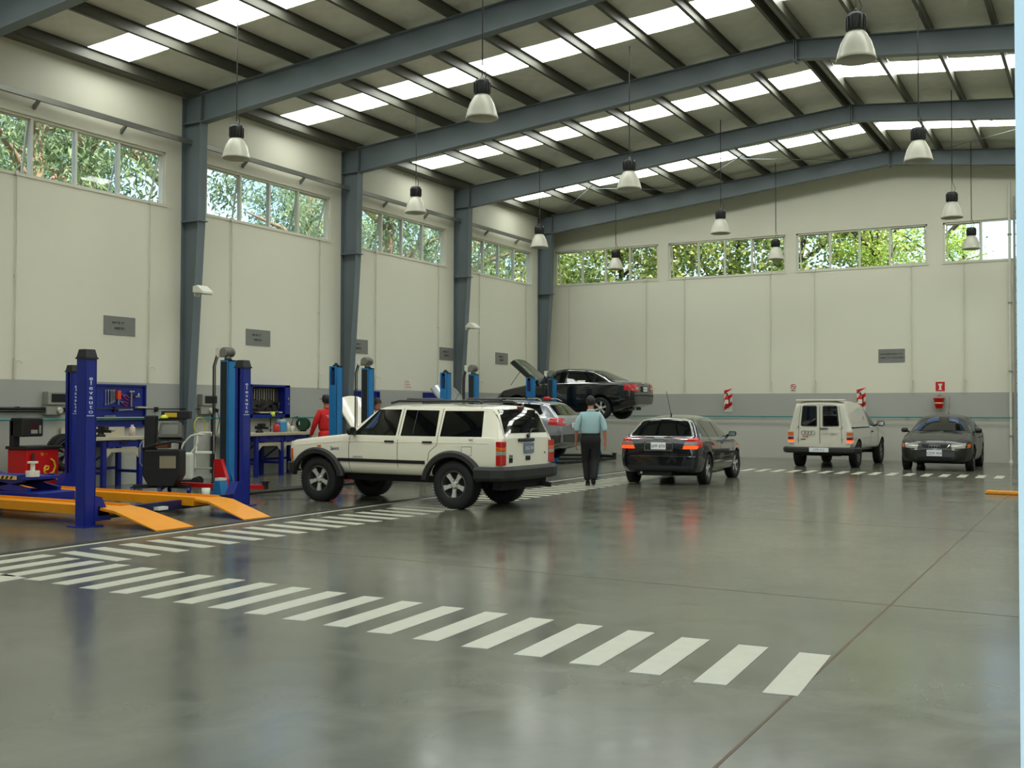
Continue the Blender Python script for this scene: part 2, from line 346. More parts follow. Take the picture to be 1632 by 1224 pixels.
# floor paint and joints, children of the floor
def strip(name, pts, m, z=.003):
    vs = [(x, y, z) for x, y in pts]+[(x, y, -.002) for x, y in pts]; n = len(pts)
    MB().add(vs, [tuple(range(n))]+[(i, (i+1) % n, (i+1) % n+n, i+n) for i in range(n)]).build(name, m, floor)
for k in range(-4, 17):                        # lane across the hall
    x = 8.47+.3675*k; y0 = 5.34+(14.36-x)*.093
    strip('painted_bar', [(x, y0), (x+.17, y0+.02), (x+.115, y0+.995), (x-.06, y0+.985)], STRIPE)
for k in range(0, 44):                         # lane along the drain
    y = 7.17+.3615*k
    if y < 22.6: strip('painted_bar', [(6.97, y), (6.99, y+.16), (7.92, y+.03), (7.91, y-.135)], STRIPE)
for k in range(2): strip('painted_bar', [(7.0, 5.98-.37*k), (7.0, 6.14-.37*k), (8.05, 5.83-.37*k+.15), (8.05, 5.56-.37*k+.18)], STRIPE)
for k in range(-1, 17):                        # lane by the back wall
    x = 8.13+.3565*k; strip('painted_bar', [(x-.06, 24.34), (x+.105, 24.34), (x+.08, 25.38), (x-.085, 25.38)], STRIPE)
def dl(y): return 6.56-(y-6.8)*.0225
strip('drain_channel', [(dl(1.3)-.06, 1.3), (dl(1.3)+.06, 1.3), (dl(30)+.06, 30), (dl(30)-.06, 30)], mat('black_drain_grate', (26, 25, 22), .6), .004)
strip('painted_line', [(dl(1.3)+.1, 1.3), (dl(1.3)+.165, 1.3), (dl(30)+.165, 30), (dl(30)+.1, 30)], STRIPE)
JT = mat('joint_sealant', (104, 88, 68), .8)
strip('floor_joint', [(14.515, 1.3), (14.53, 1.3), (14.37, 24), (14.355, 24)], JT, .0015)
for yy in (8.1, 13.6, 19.1): strip('floor_joint', [(7.2, yy+.45), (7.2, yy+.456), (21, yy-.25), (21, yy-.256)], JT, .0012)

# ------------------------------------------------------------------ pendant lamps
REFL = mat('frosted_reflector', (192, 190, 174), .35, var=.03)
REFIN = mat('reflector_inside', (140, 142, 136), .3, .3)
LAMPS = [(3.0, 13.82, 'white bell pendant lamp hanging before the first full steel column'),
 (7.93, 13.58, 'white bell pendant lamp hanging above the open bonnet of the white off-roader'),
 (2.83, 19.5, 'white bell pendant lamp hanging before the second full steel column'),
 (2.88, 25.2, 'white bell pendant lamp hanging before the last steel column in the corner'),
 (7.85, 19.3, 'white bell pendant lamp hanging midway along the roof, over the raised black saloon'),
 (2.88, 30.2, 'white bell pendant lamp in front of the back wall window nearest the corner'),
 (7.75, 25.2, 'white bell pendant lamp against plain back wall above the second back window'),
 (7.7, 30.3, 'small white bell pendant lamp in front of the last pane of the second back window'),
 (13.23, 13.42, 'largest white bell pendant lamp, hanging high before the rafter right of the ridge'),
 (13.07, 19.4, 'white bell pendant lamp hanging before the back rafter right of the ridge'),
 (12.88, 25.5, 'white bell pendant lamp against plain wall just above the fourth back window'),
 (12.74, 30.7, 'small white bell pendant lamp in front of the first pane of the fourth back window')]
lamp0 = None
for x, y, lab in LAMPS:
    zb = 5.6; top = roof_z(x)+.19
    t = thing('pendant_lamp', lab, 'lamp', (x, y, zb), 0, 'high bay pendant lamps')
    if lamp0 is None:
        lamp0 = t
        MB().lathe([(.23, 0), (.238, .012), (.23, .03), (.215, .1), (.18, .21), (.125, .31), (.085, .36), (.08, .355), (.12, .3), (.172, .205), (.207, .095), (.222, .005), (.23, 0)], 28).build('reflector', REFL, t)
        MB().lathe([(.214, .09), (.176, .2), (.12, .295), (0, .34)], 28).build('lining', REFIN, t)
        b = MB().lathe([(0, .345), (.1, .345), (.115, .36), (.115, .53), (.1, .56), (.05, .57), (0, .57)], 20)
        for k in range(14):
            q = 2*PI*k/14; b.box(.112, .124, -.006, .006, .37, .52, M=Matrix.Rotation(q, 4, 'Z'))
        b.build('ballast_housing', BLACK, t)
        MB().lathe([(0, .12), (.05, .14), (.055, .2), (.03, .3), (0, .34)], 12).build('bulb', LAMPCLR, t)
        MB().tube([(0, 0, .57), (-.02, 0, .6), (0, 0, .63), (.02, 0, .6), (0, 0, .57)], .006, 6).build('hook', GALV, t)
    else:
        for ch in lamp0.children:
            if ch.name.split('.')[0] != 'cable': copy_tree(ch, t)
    MB().tube([(0, 0, .62), (0, 0, top-zb)], .006, 6).tube([(.05, 0, .57), (.07, 0, .64), (.01, 0, .8), (.008, 0, top-zb)], .006, 6).build('cable', BLACK, t)

# ------------------------------------------------------------------ services on the walls
b = MB().cyl((.09, 1.4, 1.2), (.09, YB-.09, 1.2), .018, n=8).cyl((.09, YB-.09, 1.2), (13.66, YB-.09, 1.2), .018, n=8)
for y in range(9, 31, 2): b.box(.003, .09, y-.015, y+.015, 1.175, 1.195)
for x in range(1, 14, 2): b.box(x-.015, x+.015, YB-.09, YB-.003, 1.175, 1.195)
tag(b.build('air_pipe', TEAL), 'turquoise compressed-air pipe running along both workshop walls', 'pipe')
b = MB().cyl((.06, 8, 1.39), (.06, 12.5, 1.39), .022, n=8).cyl((.06, 8, 1.345), (.06, 12.5, 1.345), .022, n=8).cyl((.06, 12.9, 1.385), (.06, 16.1, 1.385), .011, n=8)
for y in (10, 11.9, 13.9, 14.9): b.box(.003, .08, y-.02, y+.02, 1.33, 1.42)
tag(b.build('electrical_conduit', BLACK), 'black electrical conduit on left wall above the turquoise pipe', 'conduit')
def fuse_box(y, lab):
    t = thing('fuse_box', lab, 'fuse box', (0, y, 1.28), 0, 'fuse boxes on the left wall')
    MB().box(0, .14, -.2, .22, .17, .4).build('cabinet', GREYP, t, .012)
    MB().box(.14, .15, -.13, .19, .22, .36).build('breaker_window', DARK, t)
    MB().box(0, .11, -.2, .18, 0, .165).build('socket_box', GREYP, t, .012)
    MB().cyl((.11, .04, .09), (.17, .04, .07), .045, n=14).build('socket', WHITEP, t)
    MB().cyl((.11, .15, .09), (.2, .15, .07), .04, n=14).tube([(.2, .15, .06), (.24, .17, -.1), (.1, .18, -.6), (.06, .18, -1.1)], .008, 6).build('plug_and_lead', BLACK, t)
fuse_box(12.62, 'grey fuse box with dark window beside the blue lift column')
fuse_box(16.2, 'grey fuse box with dark window right of first full steel column')
tag(MB().cyl((.05, 16.35, 1.28), (.05, 16.35, .1), .02, n=8).build('cable_duct', BLACK), 'black vertical cable duct below fuse box by steel column', 'conduit')
def floodlight(y, lab):
    t = thing('floodlight', lab, 'floodlight', (.45, y-.12, 3.62), 0, 'white floodlights on columns')
    MB().bar((0, 0, 0), (.05, -.03, 0), .1, .14).build('mounting_plate', WHITEP, t)
    MB().cyl((.05, -.03, .02), (.16, -.1, .03), .07, n=14).build('arm', WHITEP, t)
    MB().prism([(-.13, -.02), (.13, -.05), (.13, .0), (-.02, .12), (-.13, .1)], -.14, .14, Matrix.Translation((.28, -.12, .0))).build('housing', WHITEP, t, .01)
    MB().prism([(-.12, -.035), (.12, -.062), (.12, -.05), (-.12, -.022)], -.12, .12, Matrix.Translation((.28, -.12, .0))).build('lens', GREYP, t)
floodlight(FR[3], 'white floodlight fixed on the nearest full steel column')
floodlight(FR[5], 'white floodlight fixed on third steel column, above a lift')
SIGNG = mat('grey_sign_plate', (122, 122, 116), .4)
SLET = mat('dark_lettering', (72, 72, 68), .5)
def dashes(words, x, z, h, parent, axis, m, name='lettering'):
    """rows of small raised letter strokes too small to read"""
    b = MB(); rnd = random.Random(len(words)*7+int(x*10))
    for c in words:
        if c == ' ': x += h*.6; continue
        ww = h*(.45+.2*rnd.random())
        for (u0, u1, v0, v1) in [(0, .25*ww, 0, h), (0, ww, 0 if rnd.random() < .5 else h*.8, h*.2 if rnd.random() < .5 else h)][:2]:
            v0, v1 = min(v0, v1), max(v0, v1)
            if v1-v0 < .001: v1 = v0+h*.2
            if axis == 'y': b.box(.012, .016, x+u0, x+u1, z+v0, z+v1)
            else: b.box(x+u0, x+u1, -.016, -.012, z+v0, z+v1)
        x += ww+h*.25
    o = b.build(name, m, parent); o['kind'] = 'stuff'; return o
for y0, y1, lab in [(13.68, 14.4, 'grey sign plate on left wall between the lift and first full column'), (17.37, 18.12, 'grey sign plate above the open blue tool cabinet'), (20.9, 21.65, 'grey sign plate partly hidden behind second full column'),
                    (24.9, 25.63, 'darker grey sign plate just left of the third full column'), (27.97, 28.72, 'small grey sign plate left of the raised saloon bonnet')]:
    t = thing('wall_sign', lab, 'sign', (0, y0, 2.73), 0, 'grey bay signs on the left wall')
    MB().box(0, .012, 0, y1-y0, 0, .34).build('plate', SIGNG, t)
    dashes('BOXES DE', .19, .2, .045, t, 'y', SLET); dashes('SERVICE', .24, .1, .045, t, 'y', SLET)
t = thing('wall_sign', 'wide grey sign with two lines of text on the back wall', 'sign', (10.25, YB, 2.71), 0)
MB().box(0, .7, -.012, 0, 0, .37).build('plate', SIGNG, t)
dashes('ESTACIONAMIENTO DE', .05, .21, .042, t, 'x', SLET); dashes('VEHICULOS TERMINADOS', .04, .11, .042, t, 'x', SLET)
PINK = mat('pale_pink_print', (212, 160, 150), .5)
t = thing('safety_notice', 'small faded pink safety notice on left wall between columns', 'notice', (0, 23.25, 1.9))
MB().box(0, .008, 0, .34, 0, .24).build('sheet', WHITEP, t)
b = MB()
for k in range(3): b.box(.008, .011, .03, .3-.05*k, .04+.07*k, .075+.07*k)
b.build('print', PINK, t)
t = thing('no_smoking_sign', 'small white no-smoking sign above the white van', 'sign', (7.79, YB, 1.92))
MB().box(0, .19, -.008, 0, 0, .25).build('sheet', WHITEP, t)
b = MB().lathe([(.06, 0), (.078, 0), (.078, .004), (.06, .004), (.06, 0)], 24, M=Matrix.Translation((.095, -.008, .14)) @ Matrix.Rotation(PI/2, 4, 'X')).bar((.05, -.01, .185), (.14, -.01, .095), .004, .016)
b.build('prohibition_ring', RED, t)
MB().bar((.055, -.0095, .14), (.125, -.0095, .14), .003, .016).box(.03, .16, -.0095, -.008, .02, .04).build('pictogram', BLACK, t)
# fire points
def fire_point(x, lab, lab2, z0, z1):
    t = thing('extinguisher_board', lab, 'fire board', (x, YB, z0), 0, 'striped extinguisher boards')
    h = z1-z0; MB().box(-.12, .12, -.01, 0, 0, h).build('board', WHITEP, t)
    for k in range(3):
        a = .04+k*.24
        poly = [(-.12, a), (.12, a+.16), (.12, min(h, a+.27)), (-.12, min(h, a+.11))]
        MB().prism(poly, -.013, -.009).build('red_stripe', RED, t)
    e = thing('fire_extinguisher', lab2, 'extinguisher', (x, YB-.1, z0+.12), 0, 'wall mounted extinguishers')
    MB().lathe([(0, 0), (.05, 0), (.06, .015), (.06, .3), (.045, .35), (.02, .37), (0, .37)], 16).build('cylinder', RED, e)
    MB().cyl((0, 0, .37), (0, 0, .42), .018, n=10).build('valve', BLACK, e)
    MB().bar((0, .02, .42), (-.05, -.1, .45), .022, .012).bar((0, .02, .4), (-.05, -.09, .41), .022, .012).build('handle', BLACK, e)
    MB().tube([(0, 0, .39), (.06, -.02, .37), (.08, -.02, .2), (.07, -.02, .08)], .009, 6).build('hose', BLACK, e)
    MB().box(-.055, .055, -.064, -.06, .12, .24).build('label_patch', WHITEP, e)
    MB().box(-.03, .03, .06, .1, .28, .32).build('bracket', BLACK, e)
fire_point(5.955, 'red and white striped board on back wall beyond the dark hatchback', 'red extinguisher on the striped board beyond the dark hatchback', 1.33, 2.02)
fire_point(9.78, 'red and white striped board partly hidden behind the white van', 'red extinguisher partly hidden behind the white van', 1.33, 2.02)
t = thing('bucket_sign', 'red sign with white pictogram above the red bucket', 'sign', (11.855, YB, 1.91))
MB().box(-.115, .115, -.008, 0, 0, .25).build('plate', RED, t)
MB().prism([(-.06, .2), (.06, .2), (.025, .13), (.025, .06), (.055, .03), (-.055, .03), (-.025, .06), (-.025, .13)], -.011, -.008).build('pictogram', WHITEP, t)
t = thing('fire_bucket', 'red sand bucket hanging on the back wall above the parked dark car', 'bucket', (11.84, YB-.16, 1.44))
MB().lathe([(0, 0), (.085, 0), (.09, .01), (.145, .27), (.152, .28), (.142, .28), (.085, .02), (0, .02)], 20).build('pail', RED, t)
MB().lathe([(.104, .09), (.124, .16), (.121, .16), (.101, .09)], 20).build('band', mat('yellowish_band', (196, 170, 120), .5), t)
MB().tube([(-.145, 0, .27), (-.1, .06, .34), (0, .12, .37), (.1, .06, .34), (.145, 0, .27)], .006, 6).build('handle', GALV, t)
MB().bar((0, .1, .36), (0, .16, .37), .02).build('hook', GALV, t)
# ladder + pipe at right edge
t = thing('roof_ladder', 'pale fixed metal ladder on back wall at the far right', 'ladder', (13.72, YB-.2, 0))
for dx in (0, .42): MB().box(dx-.025, dx+.025, -.02, .02, .05, 7.0).build('rail', GALV, t)
for k in range(22): MB().cyl((0, 0, .3+.3*k), (.42, 0, .3+.3*k), .014, n=8).build('rung', TEAL if k < 5 else GALV, t)
b = MB()
for z in (.6, 2.6, 4.6, 6.6): b.box(-.02, .02, 0, .2, z, z+.03).box(.4, .44, 0, .2, z, z+.03)
b.build('wall_bracket', GALV, t)
t = thing('downpipe', 'white vertical pipe on back wall beside the ladder', 'pipe', (13.6, YB-.07, 0))
MB().cyl((0, 0, .03), (0, 0, 7.4), .035, n=12).build('pipe', WHITEP, t)
b = MB()
for z in (.7, 2.4, 4.2, 6): b.box(-.05, .05, -.045, .064, z, z+.04)
b.build('clip', GALV, t)
MB().lathe([(.06, 0), (.06, .05), (.04, .08), (.035, .1)], 12).build('shoe', WHITEP, t)
t = thing('wheel_stop', 'low yellow kerb bar lying on the floor at right', 'wheel stop', (14.02, 19.85, 0), -.08)
MB().prism([(0, 0), (1.4, 0), (1.36, .06), (.04, .06)], -.07, .07).build('bar', YELL, t, .015)
for k in range(3): MB().cyl((.2+.5*k, 0, .06), (.2+.5*k, 0, .066), .03, n=8).build('bolt', GALV, t)
# yellow hose ring on column
tag(MB().tube([(.3+.0*k, FR[3]-.14, 1.05)[:1]+(FR[3]+.14+.15*math.cos(2*PI*k/20), 1.05+.17*math.sin(2*PI*k/20)) for k in range(21)], .012, 6).build('hose_coil', mat('yellow_hose', (200, 178, 60), .5)), 'yellow air hose coiled beside the first full steel column', 'hose')

# ------------------------------------------------------------------ lifts
L4 = thing('four_post_lift', 'dark blue four-post lift with orange-yellow runways and ramps', 'lift', (0, 0, 0))
WLET = mat('white_lettering', (225, 228, 235), .5)
for (x, y, inner) in [(5.27, 8.9, 1), (4.93, 11.92, -1), (1.2, 12.05, -1), (1.45, 8.85, 1)]:
    c = MB(); ww, dd = .072, .078
    c.box(x-ww, x+ww, y-inner*dd-.006, y-inner*dd+.006, 0, 1.98)
    c.box(x-ww, x-ww+.012, y-dd, y+dd, 0, 1.98).box(x+ww-.012, x+ww, y-dd, y+dd, 0, 1.98)
    c.box(x-ww, x-ww+.05, y+inner*dd-.006, y+inner*dd+.006, 0, 1.98).box(x+ww-.05, x+ww, y+inner*dd-.006, y+inner*dd+.006, 0, 1.98)
    p = c.build('post', DBLUE, L4)
    MB().box(x-.035, x+.035, y+inner*.02-.02, y+inner*.02+.02, .1, 1.9).build('carriage_rail', DARK, p)
    k = MB(); q = Matrix.Translation((x, y, 1.975))
    k.add([q @ V((sx*a, sy*a2, z)) for z, a, a2 in ((0, .088, .094), (.02, .088, .094), (.02, .08, .086), (.115, .062, .066)) for sx, sy in ((-1, -1), (1, -1), (1, 1), (-1, 1))],
          [(0, 1, 2, 3), (15, 14, 13, 12)]+[(4*j+i, 4*j+(i+1) % 4, 4*j+4+(i+1) % 4, 4*j+4+i) for j in range(3) for i in range(4)])
    k.build('cap', BLACK, p)
    MB().box(x-.15, x+.15, y-.14, y+.14, 0, .014).build('base_plate', DBLUE, p)
    MB().prism([(0, 0), (.24, 0), (.2, .1), (.1, .28), (0, .3)], -.08, .08, Matrix.Translation((x, y+inner*.07, .06)) @ Matrix.Rotation(PI/2*inner, 4, 'Z')).build('carriage', DBLUE, p)
    if x > 1.3 or inner < 0: text('e\nl\ne\nv\na\nu\nt\no', .07, WLET, L4, (x+ww+.002, y, 1.55), RX, sx=1.75, space=.8).name = 'lettering'
    if x > 1.3 or inner < 0: dashes('AUTOMOTIVE', y-.06, 1.3, .014, L4, 'y', WLET, 'small_lettering').location.x = x+ww-.012; 
def beam(p, q, z0, z1, w, m, nm):
    b = MB().bar((p[0], p[1], (z0+z1)/2), (q[0], q[1], (z0+z1)/2), w, z1-z0); b.build(nm, m, L4)
beam((5.27, 9.0), (4.93, 11.8), .07, .19, .1, NAVY, 'crossbeam'); beam((1.45, 9.0), (1.2, 12), .07, .19, .1, NAVY, 'crossbeam')
MB().bar((5.22, 10.02, .12), (5.2, 10.2, .12), .112, .04).build('maker_plate', WHITEP, L4)
for (ya, yb, yc, yd) in [(9.02, 9.5, 8.95, 9.5), (10.55, 11.03, 10.38, 10.84)]:
    # runway from x=.9 to 5.25, ramp to 6.4
    r = MB(); z0, z1 = .12, .2
    vs = [(.7, ya+.15, z0), (5.35, ya, z0), (5.35, yb, z0), (.7, yb+.15, z0), (.7, ya+.15, z1), (5.35, ya, z1), (5.35, yb, z1), (.7, yb+.15, z1)]
    r.add(vs, [(0, 3, 2, 1), (4, 5, 6, 7), (0, 1, 5, 4), (1, 2, 6, 5), (2, 3, 7, 6), (3, 0, 4, 7)])
    for (u, v) in ((ya, ya+.03), (yb-.03, yb)): r.add([(.7, u+.15, z1), (5.35, u, z1), (5.35, v, z1), (.7, v+.15, z1), (.7, u+.15, z1+.03), (5.35, u, z1+.03), (5.35, v, z1+.03), (.7, v+.15, z1+.03)], [(4, 5, 6, 7), (0, 1, 5, 4), (1, 2, 6, 5), (2, 3, 7, 6), (3, 0, 4, 7)])
    rw = r.build('runway', YELL, L4)
    q = MB(); a = [(5.36, ya+.01, .215), (5.36, yb-.01, .215), (5.6, yb-.01, .19), (6.4, yd, .012), (6.38, yc, .012), (5.6, ya+.01, .19)]
    lo = [(x, y, max(.001, z-.03)) for x, y, z in a]
    q.add(a+lo, [(0, 5, 2, 1), (5, 4, 3, 2), (6, 7, 8, 11), (11, 8, 9, 10)]+[(i, (i+1) % 6, (i+1) % 6+6, i+6) for i in range(6)])
    q.build('ramp', YELL, L4)
# rolling jack between the runways
J = thing('rolling_jack', 'blue scissor jack with white pads between the yellow runways', 'jack', (-.35, 0, -.05))
MB().box(1.6, 3.75, 9.7, 10.3, .2, .32).build('carriage_frame', DBLUE, J, .01)
MB().bar((2.0, 9.76, .32), (3.4, 9.76, .5), .05, .1).bar((2.0, 10.24, .32), (3.4, 10.24, .5), .05, .1).build('scissor_arm', DBLUE, J)
MB().bar((3.5, 9.76, .32), (2.1, 9.76, .5), .05, .1).bar((3.5, 10.24, .32), (2.1, 10.24, .5), .05, .1).build('scissor_arm', DBLUE, J)
MB().box(2.0, 3.5, 9.72, 10.28, .48, .52).build('bridge', DBLUE, J)
hz = MB()
for k in range(10): hz.prism([(2.35+k*.09, .485), (2.395+k*.09, .485), (2.425+k*.09, .525), (2.38+k*.09, .525)], 9.71, 9.722)
MB().box(2.3, 3.3, 9.712, 9.722, .48, .53).build('hazard_band', mat('pale_yellow', (210, 190, 120), .5), J); hz.build('hazard_stripe', BLACK, J)
for x in (2.1, 3.45):
    pd = MB().cyl((x, 9.85, .52), (x, 9.85, .6), .09, n=16).build('pad_base', WHITEP, J)
    MB().cyl((x, 9.85, .6), (x, 9.85, .7), .03, n=10).cyl((x, 9.85, .7), (x, 9.85, .725), .07, n=14).build('lifting_pad', WHITEP, pd)
def two_post(y0, y1, lab, armm):
    x = 3.16; H = 2.19
    t = thing('two_post_lift', lab, 'lift', (0, 0, 0), 0, 'light blue two-post lifts')
    for k, y in enumerate((y0, y1)):
        s = 1 if k == 0 else -1; a = .085
        c = MB().box(x-a, x+a, y-s*a-.008, y-s*a+.008, 0, H).box(x-a, x-a+.014, y-a, y+a, 0, H).box(x+a-.014, x+a, y-a, y+a, 0, H)
        c.box(x-a, x-a+.045, y+s*a-.008, y+s*a+.008, 0, H).box(x+a-.045, x+a, y+s*a-.008, y+s*a+.008, 0, H).box(x-a, x+a, y-a, y+a, H-.02, H)
        if k: c.box(x-a, x+a, y-a-.006, y-a+.006, 0, H-.35)
        p = c.build('post', LBLUE, t)
        MB().cyl((x, y, H), (x, y, H+.03), .06, n=12).cyl((x, y, H+.03), (x, y, H+.06), .03, n=10).build('spindle_nut', BLACK, p)
        MB().cyl((x, y, .05), (x, y, H-.03), .025, n=8).build('spindle', GALV, p)
        MB().box(x-.2, x+.2, y-.2, y+.2, 0, .016).prism([(0, 0), (.12, 0), (0, .35)], -.008, .008, Matrix.Translation((x+a, y, .016))).build('base_plate', LBLUE, p)
        if k == 0:
            MB().box(x-a+.015, x+a-.03, y-a-.012, y-a-.006, .05, H-.03).build('rubber_cover', mat('black_rubber_strip', (34, 34, 30), .7), p)
            mo = MB().cyl((x-.02, y-.1, H+.13), (x-.02, y+.11, H+.13), .075, n=18).build('motor', mat('grey_motor', (128, 126, 118), .45, .2), p)
            f = MB()
            for j in range(8): f.cyl((x-.02, y-.07+j*.02, H+.13), (x-.02, y-.064+j*.02, H+.13), .085, n=18)
            f.build('cooling_fin', GALV, mo)
            MB().box(x-.18, x-.1, y-.11, y+.02, H+.05, H+.2).build('switch_box', WHITEP, mo); MB().cyl((x-.02, y, H), (x-.02, y, H+.08), .05, n=10).build('flange', GALV, mo)
            MB().tube([(x-.16, y-.1, H+.08), (x-.2, y-.13, H-.1), (x-.2, y-.13, .05)], .014, 6).tube([(x-.16, y-.06, H+.08), (x-.16, y-.13, H-.1), (x-.16, y-.13, .05)], .01, 6).build('supply_hose', BLACK, p)
        else:
            MB().box(x-.05, x+.02, y-a-.009, y-a-.005, H-.34, H-.08).build('access_slot', mat('navy_slot', (10, 34, 90), .6), p)
        z = .07 if armm is RED else .045
        cz = .5
        if armm is RED and k == 0: arms = ((-1.2, -.22), (.78, -.05))
        elif armm is RED: arms = ((.35, .5), (.75, .2))
        else: arms = ((-.85, .55), (.8, .5))
        sy = -1 if armm is RED and k == 0 else s
        ca = MB().prism([(-.14, 0), (.08, 0), (.1, cz*.35), (-.02, cz), (-.17, cz)], 0, .07, Matrix.Translation((x+(.04 if armm is RED else 0), y+sy*(a+.02)-(0 if sy > 0 else .07), z))).build('carriage', armm, t)
        for dx, dy in arms:
            q = V((x+dx, y+s*(a+dy), z+.06))
            ar = MB().bar((x+(.08 if dx > 0 else -.08), y+sy*(a+.06), z+.06), q, .1, .07).build('arm', armm if armm is RED else BLACK, t)
            MB().cyl(q-V((0, 0, .03)), q+V((0, 0, .08)), .05, n=12).cyl(q+V((0, 0, .08)), q+V((0, 0, .1)), .075, n=14).build('lifting_pad', BLACK, ar)
    MB().box(x+.1, x+.5, y0-.25, y1+.25, 0, .035).build('floor_cover', mat('black_tread_plate', (30, 29, 26), .5, .3), t)
    return t
two_post(13.5, 16.35, 'light blue two-post lift with red arms behind the four-post lift, empty', RED)
two_post(17.35, 20.2, 'light blue two-post lift behind white off-roader, empty', LBLUE)
two_post(21.4, 24.2, 'light blue two-post lift holding the silver estate car', LBLUE)
two_post(25.4, 28.2, 'light blue two-post lift holding up the dark saloon', LBLUE)
# blue wall tool at post foot of the first lift
t = thing('floor_jack_stand', 'light blue stand with white top at foot of the red-armed lift', 'stand', (3.32, 13.18, 0))
MB().prism([(-.11, 0), (.11, 0), (.055, .24), (-.055, .24)], -.09, .09).build('foot', LBLUE, t, .01); MB().box(-.06, .06, -.07, .07, .24, .28).build('top_pad', WHITEP, t)
tag(MB().lathe([(0, 0), (.05, 0), (.06, .01), (.065, .15), (.055, .15), (.05, .02), (0, .02)], 18).build('plastic_tub', WHITEP, loc=(3.45, 12.72, 0)), 'small white tub on the floor by the yellow ramp', 'tub')

# ------------------------------------------------------------------ benches and wall tools
def bench(y0, y1, legs, lab, upstand):
    t = thing('workbench', lab, 'workbench', (0, 0, 0), 0, 'blue legged workbenches along the left wall')
    MB().box(.06, .76, y0, y1, .84, .9).build('worktop', BEIGE, t, .006)
    for y in legs:
        for x in (.14, .68): MB().box(x-.035, x+.035, y-.04, y+.04, 0, .84).build('leg', DBLUE, t)
        MB().box(.1, .72, y-.03, y+.03, .25, .3).build('foot_rail', DBLUE, t)
    for a, c in zip(legs, legs[1:]):
        MB().prism([(a+.04, .7), (c-.04, .7), (c-.04, .52), (c-.16, .63), (a+.16, .63), (a+.04, .52)], .0, .012, Matrix.Translation((.7, 0, 0)) @ Matrix.Rotation(PI/2, 4, 'Z') ).build('apron', BEIGE, t)
        d = MB().box(.2, .72, a+.06, c-.06, .72, .83).build('drawer', DBLUE, t); MB().bar((.735, (a+c)/2-.08, .79), (.735, (a+c)/2+.08, .79), .02).build('drawer_handle', BLACK, d)
        MB().box(.1, .14, a, c, .3, .35).bar((.12, a, .3), (.12, c, .75), .015, .03).build('back_brace', DBLUE, t)
    if upstand: MB().box(.04, .07, y0, y1, .9, 1.06).build('upstand', BEIGE, t)
    return t
bench(12.75, 14.12, (13.12, 13.92), 'blue-legged beige workbench below the tool board, left of first full column', True)
bench(16.3, 18.8, (16.95, 17.72, 18.6), 'long blue-legged beige workbench behind the white off-roader', False)
def vise(y, lab):
    t = thing('bench_vise', lab, 'vise', (.5, y, .9), .3, 'bench vises')
    MB().lathe([(0, 0), (.08, 0), (.08, .03), (.05, .05), (.05, .08), (0, .08)], 16).build('swivel_base', BLACK, t)
    MB().box(-.09, .05, -.04, .04, .07, .14).box(-.02, .05, -.07, .07, .12, .19).build('fixed_jaw', BLACK, t, .008)
    MB().box(.07, .11, -.07, .07, .12, .19).box(.05, .2, -.03, .03, .07, .12).build('sliding_jaw', BLACK, t, .008)
    MB().cyl((.2, 0, .1), (.25, 0, .1), .016, n=8).cyl((.24, -.08, .07), (.24, .08, .13), .008, n=6).build('screw_handle', GALV, t)
vise(13.22, 'black bench vise on the workbench beside the blue lift post'); vise(17.25, 'black bench vise on the long workbench')
def bottle(name, x, y, z, r, h, m, capm, lab, cat='bottle'):
    t = thing(name, lab, cat, (x, y, z))
    MB().lathe([(0, 0), (r, 0), (r, h*.68), (r*.9, h*.76), (r*.4, h*.85), (r*.4, h*.9), (0, h*.9)], 16).build('body', m, t)
    MB().cyl((0, 0, h*.88), (0, 0, h), r*.45, n=12).build('cap', capm, t)
    return t
bottle('plastic_bottle', .4, 14.0, .9, .055, .2, mat('pinkish_white_plastic', (214, 192, 186), .4), WHITEP, 'whitish bottle on the workbench end by the black trolley')
bottle('oil_can', .45, 17.83, .9, .07, .2, mat('pinkish_red_can', (206, 60, 66), .4), RED, 'red tin can on the long workbench', 'can')
t = thing('canister', 'light blue canister on the long workbench', 'canister', (.42, 18.02, .9))
MB().box(-.07, .07, -.1, .1, 0, .22).build('body', mat('pale_blue_plastic', (70, 140, 190), .4), t, .02); MB().box(-.05, .05, -.09, .09, .2, .27).build('neck', mat('clear_plastic', (170, 190, 190), .3), t, .015)
MB().cyl((0, 0, .27), (0, 0, .33), .03, n=12).build('cap', BLACK, t)
bottle('plastic_bottle', .42, 18.23, .9, .045, .22, WHITEP, WHITEP, 'tall white bottle next to blue canister on long workbench')
bottle('plastic_jar', .42, 18.36, .9, .06, .15, WHITEP, RED, 'short white jar with red lid on long workbench', 'jar')
t = thing('work_light', 'small yellow-green lamp on black arm above blue canister', 'lamp', (.12, 18.02, .9))
MB().tube([(0, 0, 0), (0, 0, .28), (.06, -.02, .38)], .012, 6).build('arm', BLACK, t); MB().lathe([(0, 0), (.06, .0), (.045, .09), (0, .1)], 14, M=Matrix.Translation((.08, -.03, .33))).build('head', mat('fluorescent_yellow', (214, 226, 60), .4), t)
MB().box(.02, .1, .05, .16, .34, .42).build('bracket', BLACK, t)
t = thing('pressure_gauge', 'round pressure gauge with curved black hose on long workbench', 'gauge', (.4, 18.62, .9))
MB().cyl((0, 0, 0), (0, 0, .12), .02, n=8).build('stand', GALV, t); MB().cyl((-.02, 0, .18), (.03, 0, .18), .07, n=20).build('case', BLACK, t); MB().cyl((.03, 0, .18), (.034, 0, .18), .05, n=20).build('dial', WHITEP, t)
MB().tube([(0, 0, .24), (0, -.06, .33), (0, -.18, .3), (0, -.27, .12), (0, -.28, .02)], .01, 6).build('hose', BLACK, t)
t = thing('bench_grinder', 'dark green bench grinder at far end of long workbench', 'grinder', (.42, 18.74, .9), .4)
